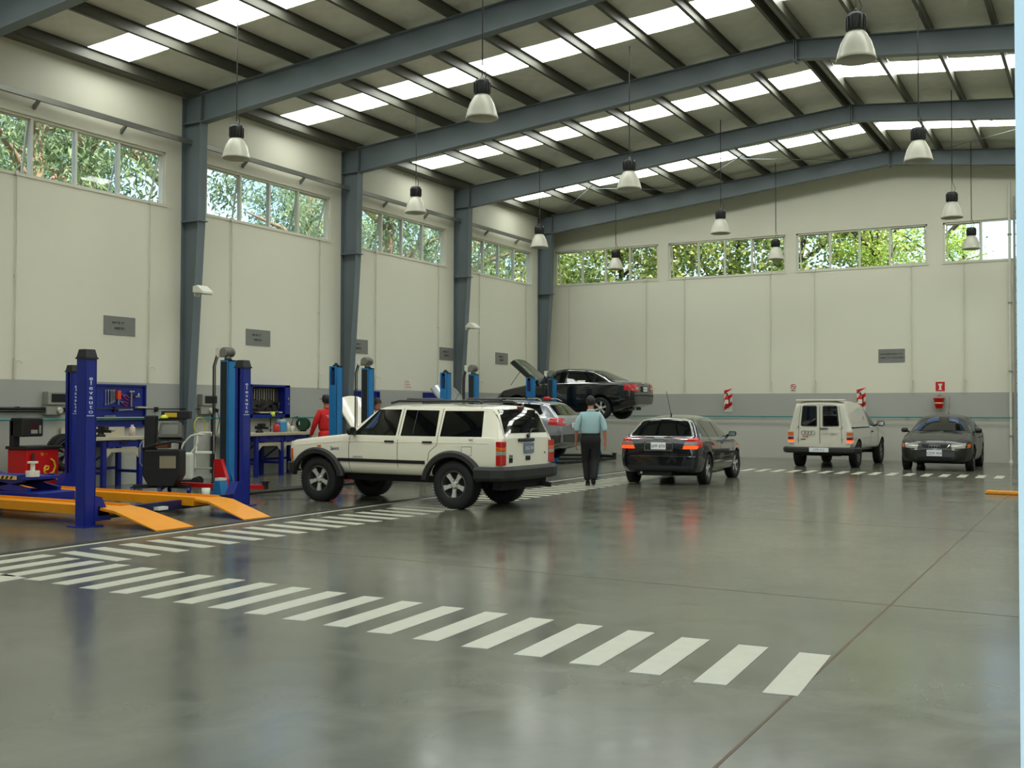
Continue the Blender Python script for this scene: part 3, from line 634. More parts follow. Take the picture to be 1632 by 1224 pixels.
MB().box(-.06, .06, -.05, .05, 0, .1).build('foot', BLACK, t, .01); MB().cyl((0, -.09, .16), (0, .09, .16), .06, n=16).build('motor', BLACK, t); MB().cyl((0, -.13, .16), (0, -.1, .16), .13, n=24).cyl((0, .1, .16), (0, .13, .16), .13, n=24).build('wheel_guard', mat('dark_green_paint', (26, 64, 34), .5), t)
# tool board
def board(y0, y1, lab):
    t = thing('tool_board', lab, 'tool board', (0, 0, 0), 0, 'blue tool boards on the left wall')
    MB().box(.0, .02, y0, y1, 1.05, 1.83).build('back_panel', DBLUE, t)
    b = MB().box(.0, .06, y0, y1, 1.8, 1.83).box(0, .06, y0, y0+.03, 1.05, 1.8).box(0, .06, y1-.03, y1, 1.05, 1.8).box(0, .06, y0, y1, 1.05, 1.08)
    b.build('rim', DBLUE, t); MB().box(.02, .14, y0+.03, y1-.03, 1.22, 1.235).build('shelf', BEIGE, t)
    return t
board(13.1, 14.64, 'large blue tool board with hanging tools beside the nearest lift post')
board(21.0, 22.1, 'blue tool board mostly hidden behind the second lift')
board(24.1, 25.3, 'blue tool board behind the raised silver bonnet')
STEELT = mat('tool_steel', (170, 170, 164), .3, .8)
ORD = ['first', 'second', 'third', 'fourth', 'fifth', 'sixth', 'seventh', 'eighth', 'ninth']
def wrench(y, z, L, lab):
    b = MB().box(-.004, .004, -.008, .008, .03, L-.03)
    b.lathe([(.008, -.004), (.018, -.004), (.018, .004), (.008, .004), (.008, -.004)], 12, M=Matrix.Translation((0, 0, L-.015)) @ Matrix.Rotation(PI/2, 4, 'Y'))
    b.prism([(-.02, .0), (-.008, .0), (-.007, .014), (.007, .014), (.008, 0), (.02, 0), (.016, .03), (-.016, .03)], -.004, .004, Matrix.Rotation(PI/2, 4, 'Z'))
    o = b.build('spanner', STEELT, loc=(.04, y, z)); return tag(o, lab, 'spanner', 'spanners on the big tool board')
for k, (u, L) in enumerate([(13.71, .28), (13.77, .27), (13.83, .25), (13.87, .24), (13.91, .22)]):
    wrench(u, 1.73-L, L, ['longest steel spanner at left end of the row on blue board', 'second longest steel spanner in the row on blue board', 'middle steel spanner of the row on blue board', 'second shortest steel spanner in the row on blue board', 'shortest steel spanner, next to the orange tool on blue board'][k])
tag(MB().box(-.02, .03, -.035, .035, -.1, .06).cyl((.005, 0, -.1), (.005, 0, -.2), .012, n=8, mi=1).build('air_tool', [mat('orange_red_plastic', (228, 74, 36), .4), STEELT], loc=(.05, 13.99, 1.66)), 'orange-red tool hanging right of the spanner row', 'tool')
def pliers(y, z, a, lab):
    t = thing('pliers', lab, 'pliers', (.04, y, z), 0, 'red pliers on the big tool board'); t.rotation_euler = (a, 0, 0)
    MB().bar((0, -.012, .0), (0, .008, .07), .012).bar((0, .012, 0), (0, -.008, .07), .012).build('jaws', STEELT, t)
    MB().tube([(0, -.01, 0), (0, -.03, -.05), (0, -.025, -.12)], .009, 6).tube([(0, .01, 0), (0, .03, -.05), (0, .025, -.12)], .009, 6).build('grips', RED, t)
pliers(14.13, 1.62, 1.1, 'upper pair of red-handled pliers on blue board'); pliers(14.1, 1.5, 1.2, 'lower pair of red-handled pliers on blue board')
t = thing('hammer', 'hammer with wooden handle hanging on blue tool board', 'hammer', (.05, 14.29, 1.42))
MB().cyl((0, 0, 0), (0, 0, .28), .014, n=8).build('handle', mat('brass_wood', (160, 130, 70), .5), t); MB().cyl((0, -.05, .28), (0, .06, .28), .02, n=10).build('head', STEELT, t)
tag(MB().box(-.02, .02, -.05, .05, 0, .03).cyl((0, .02, .03), (0, .04, .07), .02, n=8).build('bench_plane', STEELT, loc=(.06, 14.42, 1.6)), 'small steel tool hanging right of the hammer', 'tool')
tag(MB().box(-.04, .04, -.12, .12, 0, .03).build('parts_tray', BEIGE, loc=(.09, 14.5, 1.4)), 'small beige tray on right side of blue tool board', 'tray')
tag(MB().cyl((0, -.14, 0), (0, .14, .01), .012, n=8).cyl((0, .14, .01), (0, .18, .01), .02, n=8).build('torque_bar', GALV, loc=(.06, 14.12, 1.36)), 'long grey bar lying across lower part of the tool board', 'tool')
tag(MB().box(-.01, .01, -.1, .1, 0, .02).box(-.015, .015, .1, .14, -.004, .024).build('file', GALV, loc=(.08, 13.75, 1.245)), 'flat file on the tool board shelf', 'file')
# open tool cabinet
t = thing('tool_cabinet', 'blue-framed open tool cabinet full of tools on left wall', 'cabinet', (.004, 17.3, 1.2))
MB().box(0, .02, 0, 1.23, 0, .7).box(0, .22, 0, 1.23, 0, .07).box(0, .22, 0, 1.23, .66, .7).box(0, .22, 0, .04, 0, .7).box(0, .22, 1.07, 1.23, 0, .7).build('carcass', DBLUE, t)
MB().box(.02, .024, .04, 1.07, .07, .66).build('back_lining', mat('dark_lining', (60, 56, 48), .7), t)
MB().box(.02, .2, .3, 1.0, .1, .13).build('tray', BEIGE, t)
MB().cyl((.22, 1.16, .3), (.24, 1.16, .3), .02, n=10).box(.22, .235, 1.14, 1.18, .38, .44).build('lock', GALV, t)
for k in range(9):
    L = .2+.02*(k % 3); wr_ = MB().box(-.004, .004, -.01, .01, 0, L).lathe([(.01, -.004), (.022, -.004), (.022, .004), (.01, .004), (.01, -.004)], 10, M=Matrix.Translation((0, 0, L)) @ Matrix.Rotation(PI/2, 4, 'Y')).build('spanner', STEELT if k % 4 else mat('beige_tool', (180, 165, 120), .5), loc=(.06, 17.58+k*.075, 1.8-L))
    tag(wr_, '%s spanner from the left in the row inside the open tool cabinet' % ORD[k], 'spanner', 'spanners in the open tool cabinet')
for k in range(6):
    dr = thing('power_tool', '%s dark power tool from the left lying in the open tool cabinet' % ORD[k], 'power tool', (.12, 17.5+k*.14, 1.36+.05*(k % 3)), .3*k, 'power tools in the open cabinet')
    MB().cyl((0, -.08, .04), (0, .07, .04), .035, n=12).build('motor_body', BLACK, dr); MB().box(-.02, .02, -.07, -.03, -.06, .04).build('grip', BLACK, dr); MB().cyl((0, .07, .04), (0, .11, .04), .018, n=10).build('chuck', STEELT if k % 2 else RED, dr)
# wheel balancer
t = thing('wheel_balancer', 'red wheel balancer with black monitor against left wall', 'wheel balancer', (.62, 11.72, 0))
MB().prism([(-.33, 0), (.36, 0), (.33, .12), (.3, .3), (.3, .74), (-.3, .74), (-.3, .2)], -.3, .16, Matrix.Rotation(PI/2, 4, 'Z')).build('cabinet', RED, t, .015)
MB().box(-.18, .33, -.33, .36, .74, .79).build('weight_tray', BLACK, t, .01)
MB().box(-.1, .0, -.32, -.2, .79, 1.2).build('mast', BLACK, t, .01)
mo = MB().box(-.08, .2, -.32, .08, .94, 1.24).build('monitor', BLACK, t, .02); MB().box(.2, .205, -.15, -.03, .99, 1.05).box(.2, .205, .0, .035, .99, 1.12).build('display', GREYP, mo); MB().box(.2, .204, -.17, -.02, 1.06, 1.14).build('dark_screen', mat('maroon_screen', (60, 16, 16), .3), mo)
MB().tube([(.33, -.2, .68), (.36, -.24, .5), (.36, -.22, .3), (.33, -.18, .25)], .02, 6).build('cable_loop', BLACK, t)
MB().cyl((.1, .33, .66), (.1, .5, .66), .03, n=12).build('spindle', GALV, t)
sw = MB(); pts = [(.02, .42), (.05, .47), (.1, .46), (.1, .42), (.02, .4), (.04, .34), (.12, .33), (.2, .37), (.23, .46), (.2, .54), (.14, .58)]
ring = [(.304, y, z) for y, z in pts]; sw.tube(ring, .018, 6); sw.bar((.304, .08, .3), (.304, .28, .3), .01, .03).bar((.304, .1, .25), (.304, .28, .25), .01, .03); sw.build('emblem', mat('yellow_print', (220, 180, 30), .4), t)
MB().cyl((.303, -.02, .66), (.31, -.02, .66), .03, n=12).cyl((.303, .06, .66), (.308, .06, .66), .014, n=10).build('control_knob', mat('orange_knob', (210, 120, 30), .4), t)
def tyre_profile(R, W, r):
    h = W/2; return [(r, -h*.78), (r+.012, -h*.9), (r+(R-r)*.45, -h), (R-.03, -h*.92), (R-.008, -h*.78), (R, -h*.5), (R, h*.5), (R-.008, h*.78), (R-.03, h*.92), (r+(R-r)*.45, h), (r+.012, h*.9), (r, h*.78)]
def make_wheel(R, W, r, spokes, parent, loc, side, metal=ALU, tread=True, steer=0, wide=.32):
    # axis along local y; side=+1 -> outer face at +y
    M = Matrix.Rotation(-PI/2*side, 4, 'X')
    b = MB().lathe(tyre_profile(R, W, r), 40, M=M)
    if tread:
        for k in range(48):
            q = Matrix.Rotation(2*PI*k/48, 4, 'Y') @ Matrix.Translation((0, 0, R))
            b.box(-.006, .006, -W*.46, -W*.1, -.012, .0025, M=q); b.box(-.006, .006, W*.1, W*.46, -.012, .0025, M=q)
    o = b.build('wheel', RUBBER, parent, loc=loc, rot=(0, 0, steer))
    h = W/2
    rm = MB().lathe([(r*.99, -h*.7), (r*.99, h*.78), (r*1.02, h*.86), (r*.97, h*.88), (r*.9, h*.72), (r*.86, -h*.4), (r*.5, -h*.5), (0, -h*.5)], 36, M=M)
    rm.build('rim_barrel', mat('rim_barrel_dark', (70, 69, 66), .45, .5), o)
    s = MB()
    for k in range(spokes):
        a = 2*PI*k/spokes+.3; c, sn = math.cos(a), math.sin(a); cw, sw_ = -sn, c
        vs = []
        for rr, wd, hh in ((r*.16, r*wide*.75, h*.56), (r*.55, r*wide*.62, h*.68), (r*.95, r*wide, h*.74)):
            for e in (-1, 1):
                for top in (0, 1): vs.append(M @ V((c*rr+cw*wd*e/2, sn*rr+sw_*wd*e/2, hh-(0 if top else .03))))
        s.add(vs, [(1, 3, 7, 5), (5, 7, 11, 9), (0, 4, 6, 2), (4, 8, 10, 6), (0, 1, 5, 4), (4, 5, 9, 8), (2, 6, 7, 3), (6, 10, 11, 7)])
    s.lathe([(r*.3, h*.5), (r*.3, h*.66), (r*.2, h*.76), (0, h*.76)], 20, M=M)
    s.lathe([(r*.9, h*.7), (r*.97, h*.86), (r*1.03, h*.84), (r*1.03, h*.7)], 36, M=M)
    s.build('rim', metal, o)
    lg = MB()
    for k in range(5):
        a = 2*PI*(k+.5)/5+.3; lg.cyl(M @ V((math.cos(a)*r*.26, math.sin(a)*r*.26, h*.6)), M @ V((math.cos(a)*r*.26, math.sin(a)*r*.26, h*.74)), r*.05, n=6)
    lg.build('wheel_nuts', DARK, o)['kind'] = 'stuff'
    return o
tw = thing('spare_wheel', 'car wheel mounted on the red balancer behind the lift post', 'wheel', (.72, 12.3, .66), -PI/2-.1)
make_wheel(.31, .2, .2, 7, tw, (0, 0, 0), 1, GALV)
# diagnostic trolley
t = thing('diagnostic_trolley', 'black diagnostic trolley with grey monitor and blue castors', 'trolley', (2.2, 13.05, 0), .55)
MB().prism([(-.2, .12), (.2, .12), (.3, .3), (.3, .72), (-.3, .72), (-.3, .3)], -.2, .22).build('cabinet', BLACK, t, .02)
MB().box(-.02, .24, -.215, -.2, .42, .62).build('paper_label', mat('beige_label', (150, 138, 112), .5), t)
b = MB().bar((-.1, 0, .12), (-.45, -.18, .12), .07, .06).bar((.1, 0, .12), (.45, -.18, .12), .07, .06).bar((0, 0, .12), (0, .35, .12), .07, .06).bar((0, 0, .12), (0, -.25, .1), .08, .06)
b.build('base_arm', BLACK, t)
for x, y in ((-.45, -.18), (.45, -.18), (0, .35), (.0, -.25)):
    c = MB().cyl((x-.025, y, .055), (x+.025, y, .055), .055, n=16).build('castor', DBLUE, t); MB().box(x-.035, x+.035, y-.03, y+.03, .07, .12).build('fork', BLACK, c)
MB().tube([(-.28, -.2, .72), (-.26, -.32, .74), (0, -.36, .82), (.24, -.34, .86), (.32, -.25, .84), (.3, -.2, .74)], .022, 8).build('handle_rail', BLACK, t)
MB().box(-.3, -.12, -.12, .08, .72, 1.28).build('mast', BLACK, t, .02)
mo = MB().prism([(-.2, 0), (.2, 0), (.17, .26), (-.17, .26)], -.06, .12, Matrix.Translation((.12, -.1, .9)) @ Matrix.Rotation(-.3, 4, 'X')).build('monitor', mat('dark_grey_plastic', (88, 86, 78), .45), t, .015)
MB().box(-.13, .13, -.066, -.06, .05, .22, M=Matrix.Translation((.12, -.1, .9)) @ Matrix.Rotation(-.3, 4, 'X')).build('screen', mat('grey_screen', (112, 112, 104), .15), mo)
MB().box(-.08, .32, -.22, .1, .86, .89).build('keyboard_shelf', BLACK, t); MB().box(-.1, .1, -.18, .05, .74, .85).build('brown_module', mat('rusty_brown', (110, 60, 34), .5), t, .01)
MB().box(-.28, .3, -.06, .2, 1.19, 1.22).build('top_shelf', BLACK, t)
MB().tube([(-.3, -.1, .9), (-.36, -.12, .8), (-.36, -.12, .5), (-.32, -.12, .45)], .012, 6).build('cable', GREYP, t)
t2 = thing('battery_tester', 'black box with yellow label on top of the diagnostic trolley', 'tester', (2.27, 13.2, 1.222), .55)
MB().box(-.2, .26, -.08, .1, 0, .13).build('case', BLACK, t2, .01); MB().box(-.14, .06, -.088, -.08, .03, .1).build('label_patch', mat('yellow_label', (214, 176, 40), .5), t2)
t2 = thing('signal_beacon', 'fluorescent yellow-green cap on the diagnostic trolley', 'beacon', (2.24, 13.0, 1.222))
MB().lathe([(0, 0), (.07, 0), (.06, .04), (.03, .065), (0, .07)], 16).build('dome', MATS['fluorescent_yellow'], t2); MB().cyl((0, 0, 0), (0, 0, .012), .075, n=16).build('base_ring', BLACK, t2)
# gas bottle trolley, folding step stool
t = thing('service_trolley', 'white service unit with wheel and curved handle behind diagnostic trolley', 'trolley', (1.2, 14.5, 0), .6)
MB().box(-.14, .14, -.1, .1, .1, .6).build('tank', WHITEP, t, .04); MB().box(-.2, .24, -.14, .14, .06, .1).build('base_plate', BLACK, t)
for y in (-.16, .16): MB().cyl((.22, y-.02, .08), (.22, y+.02, .08), .08, n=18).build('wheel', RUBBER, t)
MB().tube([(-.1, 0, .6), (-.02, 0, .78), (.1, 0, .9), (.22, 0, .93), (.34, 0, .92)], .018, 8).tube([(.1, .06, .6), (.2, .06, .75), (.3, .06, .92)], .014, 8).build('handle', WHITEP, t)
t = thing('step_stool', 'white folding step stool beside the black cable duct', 'stool', (1.2, 15.0, 0), .75)
for x in (-.19, .19):
    MB().tube([(x, -.2, 0), (x*.9, -.02, .5), (x*.75, .1, .9)], .013, 8).build('front_leg', WHITEP, t); MB().tube([(x, .32, 0), (x*.9, .06, .58)], .012, 8).build('rear_leg', WHITEP, t)
MB().tube([(-.145, .1, .9), (-.1, .12, .95), (.1, .12, .95), (.145, .1, .9)], .013, 8).build('hand_hoop', WHITEP, t)
MB().box(-.18, .18, -.1, .14, .56, .6).build('seat', WHITEP, t, .01); MB().box(-.18, .18, -.2, -.02, .28, .31).build('step', GREYP, t, .006)

# ------------------------------------------------------------------ vehicles (local: +x forward, +y left, origin on the ground between the axles)
def interp(keys, x):
    if x <= keys[0][0]: return keys[0][1]
    for (a, p), (b, q) in zip(keys, keys[1:]):
        if x <= b: return p+(q-p)*(x-a)/(b-a)
    return keys[-1][1]
class Car:
    def __init__(s, name, label, cat, sp, paint, loc, rz, z=0, sc=1.):
        s.root = thing(name, label, cat, (loc[0], loc[1], z), rz); s.root.scale = (sc, sc, sc); s.sp = sp; s.paint = paint
        xs = sorted(set(round(x, 3) for k in ('ztop', 'w', 'belt', 'wt', 'zb') for x, _ in sp[k]) | set(sp.get('xs', ())))
        x0, x1 = sp['ztop'][0][0], sp['ztop'][-1][0]; xs = [x for x in xs if x0 <= x <= x1]
        xx = [xs[0]]
        for x in xs[1:]:
            if x-xx[-1] < .012: continue
            n = max(1, round((x-xx[-1])/.4)); a = xx[-1]
            xx += [a+(x-a)*(i+1)/n for i in range(n)]
        vs = []; fs = []; H = 9
        for x in xx:
            zb, w, be, zt, wt = (interp(sp[k], x) for k in ('zb', 'w', 'belt', 'ztop', 'wt'))
            be = min(be, zt-.02); cr = min(sp.get('crown', .05), (zt-be)*.5); wt = min(wt, w*.94)
            half = [(0, zb), (w*.84, zb), (w*.97, zb+.06), (w, zb+.5*(be-zb)), (w*.99, be-.06*min(1, (be-zb)/.3)), (w*sp.get('shoulder', .955), be), (wt, zt-cr), (wt*.55, zt-cr*.2), (0, zt)]
            vs += [(x, y, z) for y, z in half]+[(x, -y, z) for y, z in half[1:-1]]
        N = 2*H-2; L = list(range(H)); Rr = [0]+list(range(H, N))+[H-1]
        for i in range(len(xx)-1):
            for q in (L, Rr):
                for a, b in zip(q, q[1:]): fs.append((i*N+a, i*N+b, (i+1)*N+b, (i+1)*N+a))
        for base in (0, (len(xx)-1)*N):
            for k in range(H-1):
                f = [base+L[k], base+L[k+1], base+Rr[k+1], base+Rr[k]]
                fs.append(tuple(dict.fromkeys(f)))
        b = MB().add(vs, fs, 0, True)
        o = b.build('body', [paint, DARK], s.root)
        me = o.data; at = me.attributes.new('crease_edge', 'FLOAT', 'EDGE'); cv = sp.get('crease', .35)
        vals = []
        for e in me.edges:
            a, c = e.vertices[0] % N, e.vertices[1] % N; st = e.vertices[0]//N != e.vertices[1]//N
            h = a if a < H else a-H+1
            ends = e.vertices[0]//N in (0, len(xx)-1) and not st
            vals.append(cv if (st and h in (5, 6, 1)) else (.5 if ends else 0))
        at.data.foreach_set('value', vals)
        md = o.modifiers.new('s', 'SUBSURF'); md.levels = 2; md.render_levels = 2; apply_mods(o)
        cut = MB()
        for xa in sp['axles']:
            for sd in (-1, 1): cut.cyl((xa, sd*(sp['hw']-.36), sp['R']+sp.get('dz', 0)), (xa, sd*(sp['hw']+.3), sp['R']+sp.get('dz', 0)), sp['Ra'], n=32, mi=1, sm=True)
        c = cut.build('cutter', [paint, DARK], s.root); md = o.modifiers.new('b', 'BOOLEAN'); md.operation = 'DIFFERENCE'; md.object = c; md.solver = 'EXACT'
        apply_mods(o); bpy.data.objects.remove(c)
        o.data.set_sharp_from_angle(angle=.62); s.body = o
        bm = bmesh.new(); bm.from_mesh(o.data); s.bvh = BVHTree.FromBMesh(bm); bm.free()
    def hit(s, ax, u, v):
        if ax in 'LR':
            d = V((0, -1 if ax == 'L' else 1, 0)); p = V((u, 3 if ax == 'L' else -3, v))
        elif ax in 'FB':
            d = V((-1 if ax == 'F' else 1, 0, 0)); p = V((5 if ax == 'F' else -5, u, v))
        else: d = V((0, 0, -1)); p = V((u, v, 4))
        h = s.bvh.ray_cast(p, d)
        if h[0] is None:
            q = p+d*(2.1 if ax in 'LR' else 2.9 if ax in 'FB' else 2.6); h = s.bvh.find_nearest(q)
            return h[0], d, (h[1] if h[1].dot(d) < 0 else -h[1])
        return h[0], d, h[1]
    def patch(s, name, ax, bot, top, m, off=.004, n=8, rows=4, parent=None, depth=.02):
        def res(p, k):
            L = [0]
            for a, b in zip(p, p[1:]): L.append(L[-1]+math.hypot(b[0]-a[0], b[1]-a[1]))
            o = []
            for i in range(k+1):
                t = L[-1]*i/k
                for j in range(len(p)-1):
                    if t <= L[j+1]+1e-9:
                        q = (t-L[j])/max(1e-9, L[j+1]-L[j]); o.append((p[j][0]+(p[j+1][0]-p[j][0])*q, p[j][1]+(p[j+1][1]-p[j][1])*q)); break
            return o
        B, T = res(bot, n), res(top, n); vs = []; bk = []
        for r in range(rows+1):
            for i in range(n+1):
                t = r/rows; u = B[i][0]+(T[i][0]-B[i][0])*t; v = B[i][1]+(T[i][1]-B[i][1])*t
                p, d, nn = s.hit(ax, u, v); vs.append(p-d*off*.4+nn*off*.6); bk.append(p-nn*depth*.5+d*depth*.2)
        W = n+1; fs = [(r*W+i, r*W+i+1, (r+1)*W+i+1, (r+1)*W+i) for r in range(rows) for i in range(n)]
        b = MB().add(vs, fs, 0, True)
        loop = list(range(W))+[r*W+n for r in range(1, rows+1)]+[rows*W+i for i in range(n-1, -1, -1)]+[r*W for r in range(rows-1, 0, -1)]
        k = len(loop); b.add([vs[i] for i in loop]+[bk[i] for i in loop], [(i, (i+1) % k, (i+1) % k+k, i+k) for i in range(k)])
        return b.build(name, m, parent or s.root)
    def both(s, name, bot, top, m, **k):
        return [s.patch(name, a, bot, top, m, **k) for a in 'LR']
    def line(s, name, ax, pts, m, wd=.008, off=.0025, n=None):
        bot, top = [], []
        for i, p in enumerate(pts):
            a, c = pts[max(0, i-1)], pts[min(len(pts)-1, i+1)]; d = V((c[0]-a[0], c[1]-a[1])).normalized(); nn = V((-d.y, d.x))*wd/2
            bot.append((p[0]-nn.x, p[1]-nn.y)); top.append((p[0]+nn.x, p[1]+nn.y))
        return s.patch(name, ax, bot, top, m, off=off, n=n or max(6, 5*len(pts)), rows=1, depth=.006)
    def wheels(s, R, W, r, spokes, metal=ALU, dz=0, steer=0, wide=.32):
        for xa in s.sp['axles']:
            for sd in (-1, 1): make_wheel(R, W, r, spokes, s.root, (xa, sd*(s.sp['hw']-W/2-.005), R-dz), sd, metal, True, steer if xa > 0 else 0, wide)
        MB().cyl((s.sp['axles'][0], -.6, R-dz), (s.sp['axles'][0], .6, R-dz), .05, n=10).build('axle', DARK, s.root); MB().cyl((s.sp['axles'][1], -.6, R-dz), (s.sp['axles'][1], .6, R-dz), .045, n=10).build('axle', DARK, s.root); MB().lathe([(0, -.11), (.1, -.08), (.13, 0), (.1, .08), (0, .11)], 14, M=Matrix.Translation((s.sp['axles'][0], 0, R-dz))).build('differential', DARK, s.root)
    def bumper(s, name, end, prof, m, plan):
        # plan: half path [(x,y>=0)] centre -> side; prof: closed [(out, z)]
        pts = [(x, -y) for x, y in reversed(plan) if y > 1e-6]+list(plan); k = len(prof); vs = []
        for i, p in enumerate(pts):
            a, c = pts[max(0, i-1)], pts[min(len(pts)-1, i+1)]; d = V((c[0]-a[0], c[1]-a[1])).normalized(); nn = V((d.y, -d.x))
            if nn.x*end < 0 and abs(nn.x) > .2 or (abs(nn.x) <= .2 and nn.y*p[1] < 0): nn = -nn
            vs += [(p[0]+nn.x*o, p[1]+nn.y*o, z) for o, z in prof]
        n = len(pts); fs = [(i*k+j, i*k+(j+1) % k, (i+1)*k+(j+1) % k, (i+1)*k+j) for i in range(n-1) for j in range(k)]+[tuple(range(k)), tuple(range((n-1)*k, n*k))]
        return MB().add(vs, fs, 0, False).build(name, m, s.root, bevel=.012)
    def mirror(s, x, z, m, sc=1.):
        for sd in (-1, 1):
            p, d, nn = s.hit('L' if sd > 0 else 'R', x, z)
            q = V((p.x-.03, p.y+sd*.13*sc, z+.04))
            b = MB().bar((p.x, p.y-sd*.02, z-.02), (q.x, q.y-sd*.05, z+.02), .06, .04)
            vs = []
            for dx, f in ((-.045, .9), (.0, 1.), (.05, .6)):
                for t in range(10):
                    a = 2*PI*t/10; vs.append((q.x+dx, q.y+math.copysign(abs(math.cos(a))**.6, math.cos(a))*.09*f*sc, q.z+math.copysign(abs(math.sin(a))**.6, math.sin(a))*.062*f*sc))
            b.add(vs, [(i*10+j, i*10+(j+1) % 10, i*10+10+(j+1) % 10, i*10+10+j) for i in range(2) for j in range(10)]+[tuple(range(10)), tuple(range(20, 30))], 0, True)
            o = b.build('wing_mirror', m, s.root)
            MB().box(q.x-.047, q.x-.044, q.y-.07*sc, q.y+.07*sc, q.z-.045, q.z+.045).build('mirror_glass', CHROME, o)
    def handles(s, xs, z, m, L=.16):
        for sd in 'LR':
            for x in xs:
                p, d, n = s.hit(sd, x, z); q, _, _ = s.hit(sd, x+L, z)
                MB().bar(p-d*.014, q-d*.014, .025, .03).bar(p-d*.004+V((.02, 0, 0)), p-d*.016+V((.02, 0, 0)), .03, .026).build('door_handle', m, s.root, bevel=.006)
    def plate(s, ax, u, z, w, h, body, tilt=0, bgm=None, fgm=None, size=None):
        p, d, n = s.hit(ax, u, z); sg = -1 if ax == 'B' else 1
        rot = (PI/2, 0, PI/2 if sg > 0 else -PI/2)
        o = MB().box(-w/2, w/2, -h/2, h/2, 0, .012).build('number_plate', bgm or mat('white_plate', (226, 230, 232), .35), s.root, loc=p+V((sg*.014, 0, 0)), rot=rot, bevel=.004)
        text(body, size or h*.62, fgm or BLACK, o, (0, -.005, .0125), (0, 0, 0), 'plate_lettering', .0012)
        return o
    def rings(s, ax, u, z, r, m=CHROME, name='ring_emblem'):
        sg = -1 if ax == 'B' else 1; b = MB(); p0, d, n = s.hit(ax, u, z)
        for k in range(4):
            c = V((p0.x+sg*.012, p0.y+(k-1.5)*r*1.45, p0.z))
            b.lathe([(r*.86, -.006), (r, -.006), (r, .006), (r*.86, .006), (r*.86, -.006)], 20, M=Matrix.Translation(c) @ Matrix.Rotation(PI/2, 4, 'Y'))
        return b.build(name, m, s.root)
    def bonnet(s, x, z, L, w0, w1, ang, m, under):
        b = MB(); nx, ny = 8, 8; vs = []
        for i in range(nx+1):
            t = i/nx; w = w0+(w1-w0)*t
            for j in range(ny+1):
                q = j/ny*2-1; fr = .1*q*q if i == nx else 0
                vs.append((L*t-fr*t, q*w, .05*(1-q*q)-.1*max(0, t-.7)**2*8*.12-.025*abs(q)**6))
        W = ny+1; top = [(i*W+j, (i+1)*W+j, (i+1)*W+j+1, i*W+j+1) for i in range(nx) for j in range(ny)]
        b.add(vs, top, 0, True); lo = [(x_, y, z_-.03) for x_, y, z_ in vs]
        loop = [j for j in range(W)]+[i*W+ny for i in range(1, nx+1)]+[nx*W+j for j in range(ny-1, -1, -1)]+[i*W for i in range(nx-1, 0, -1)]
        k = len(loop); b.add([vs[i] for i in loop]+[lo[i] for i in loop], [(i, (i+1) % k, (i+1) % k+k, i+k) for i in range(k)])
        o = b.build('bonnet', m, s.root, loc=(x, 0, z), rot=(0, -ang, 0))
        MB().add(lo, top, 0, True).build('bonnet_liner', under, o)
        pr = V((x+L*.55*math.cos(ang), w0*.8, z+L*.55*math.sin(ang)))
        MB().cyl(pr, (x+L*.75, w0*.82, z-.08), .008, n=6).build('bonnet_stay', BLACK, s.root)
        s.patch('engine_bay', 'T', [(x-.02, -w0*.92), (x-.02, w0*.92)], [(x+L*.92, -w1*.92), (x+L*.92, w1*.92)], DARK, off=.004)
SEAM = mat('panel_gap', (18, 18, 18), .7)
def paint(name, col, metal=0., rough=.25): return mat(name, col, rough, metal, var=.03, coat=1., spec=.5)

# --- white off-roader
P_W = paint('ivory_white_car_paint', (243, 237, 216))
sp = dict(axles=(-1.288, 1.288), R=.36, Ra=.425, hw=.845, crown=.045, crease=.75, shoulder=.965,
 zb=[(-2.1, .56), (-1.95, .47), (1.7, .47), (1.9, .56)],
 w=[(-2.1, .80), (-2.02, .845), (-1.3, .862), (1.3, .862), (1.78, .845), (1.9, .80)],
 belt=[(-2.1, 1.04), (-1.95, 1.075), (.72, 1.075), (.85, 1.055), (1.8, .965), (1.9, .94)],
 ztop=[(-2.1, 1.06), (-2.085, 1.12), (-1.945, 1.49), (-1.88, 1.535), (-1.7, 1.555), (-.6, 1.575), (.12, 1.56), (.22, 1.53), (.70, 1.13), (.78, 1.105), (1.3, 1.06), (1.8, 1.0), (1.9, .96)],
 wt=[(-2.1, .76), (-2.085, .745), (-1.945, .655), (-1.8, .645), (.22, .645), (.70, .74), (.78, .78), (1.9, .74)])
car = Car('offroad_car', 'white boxy four-by-four parked across the striped lane', 'car', sp, P_W, (6.64, 13.74), math.radians(177.6), 0, .95)
car.root.scale = (.955, .88, .94)
car.wheels(.36, .28, .205, 5, wide=.42)
T = BLACK
car.both('side_window', [(-1.78, 1.075), (-1.06, 1.075)], [(-1.73, 1.455), (-1.06, 1.455)], CARGLASS)
car.both('side_window', [(-.98, 1.075), (-.34, 1.075)], [(-.95, 1.46), (-.34, 1.47)], CARGLASS)
car.both('side_window', [(-.25, 1.075), (.60, 1.08)], [(-.25, 1.475), (.19, 1.475)], CARGLASS)
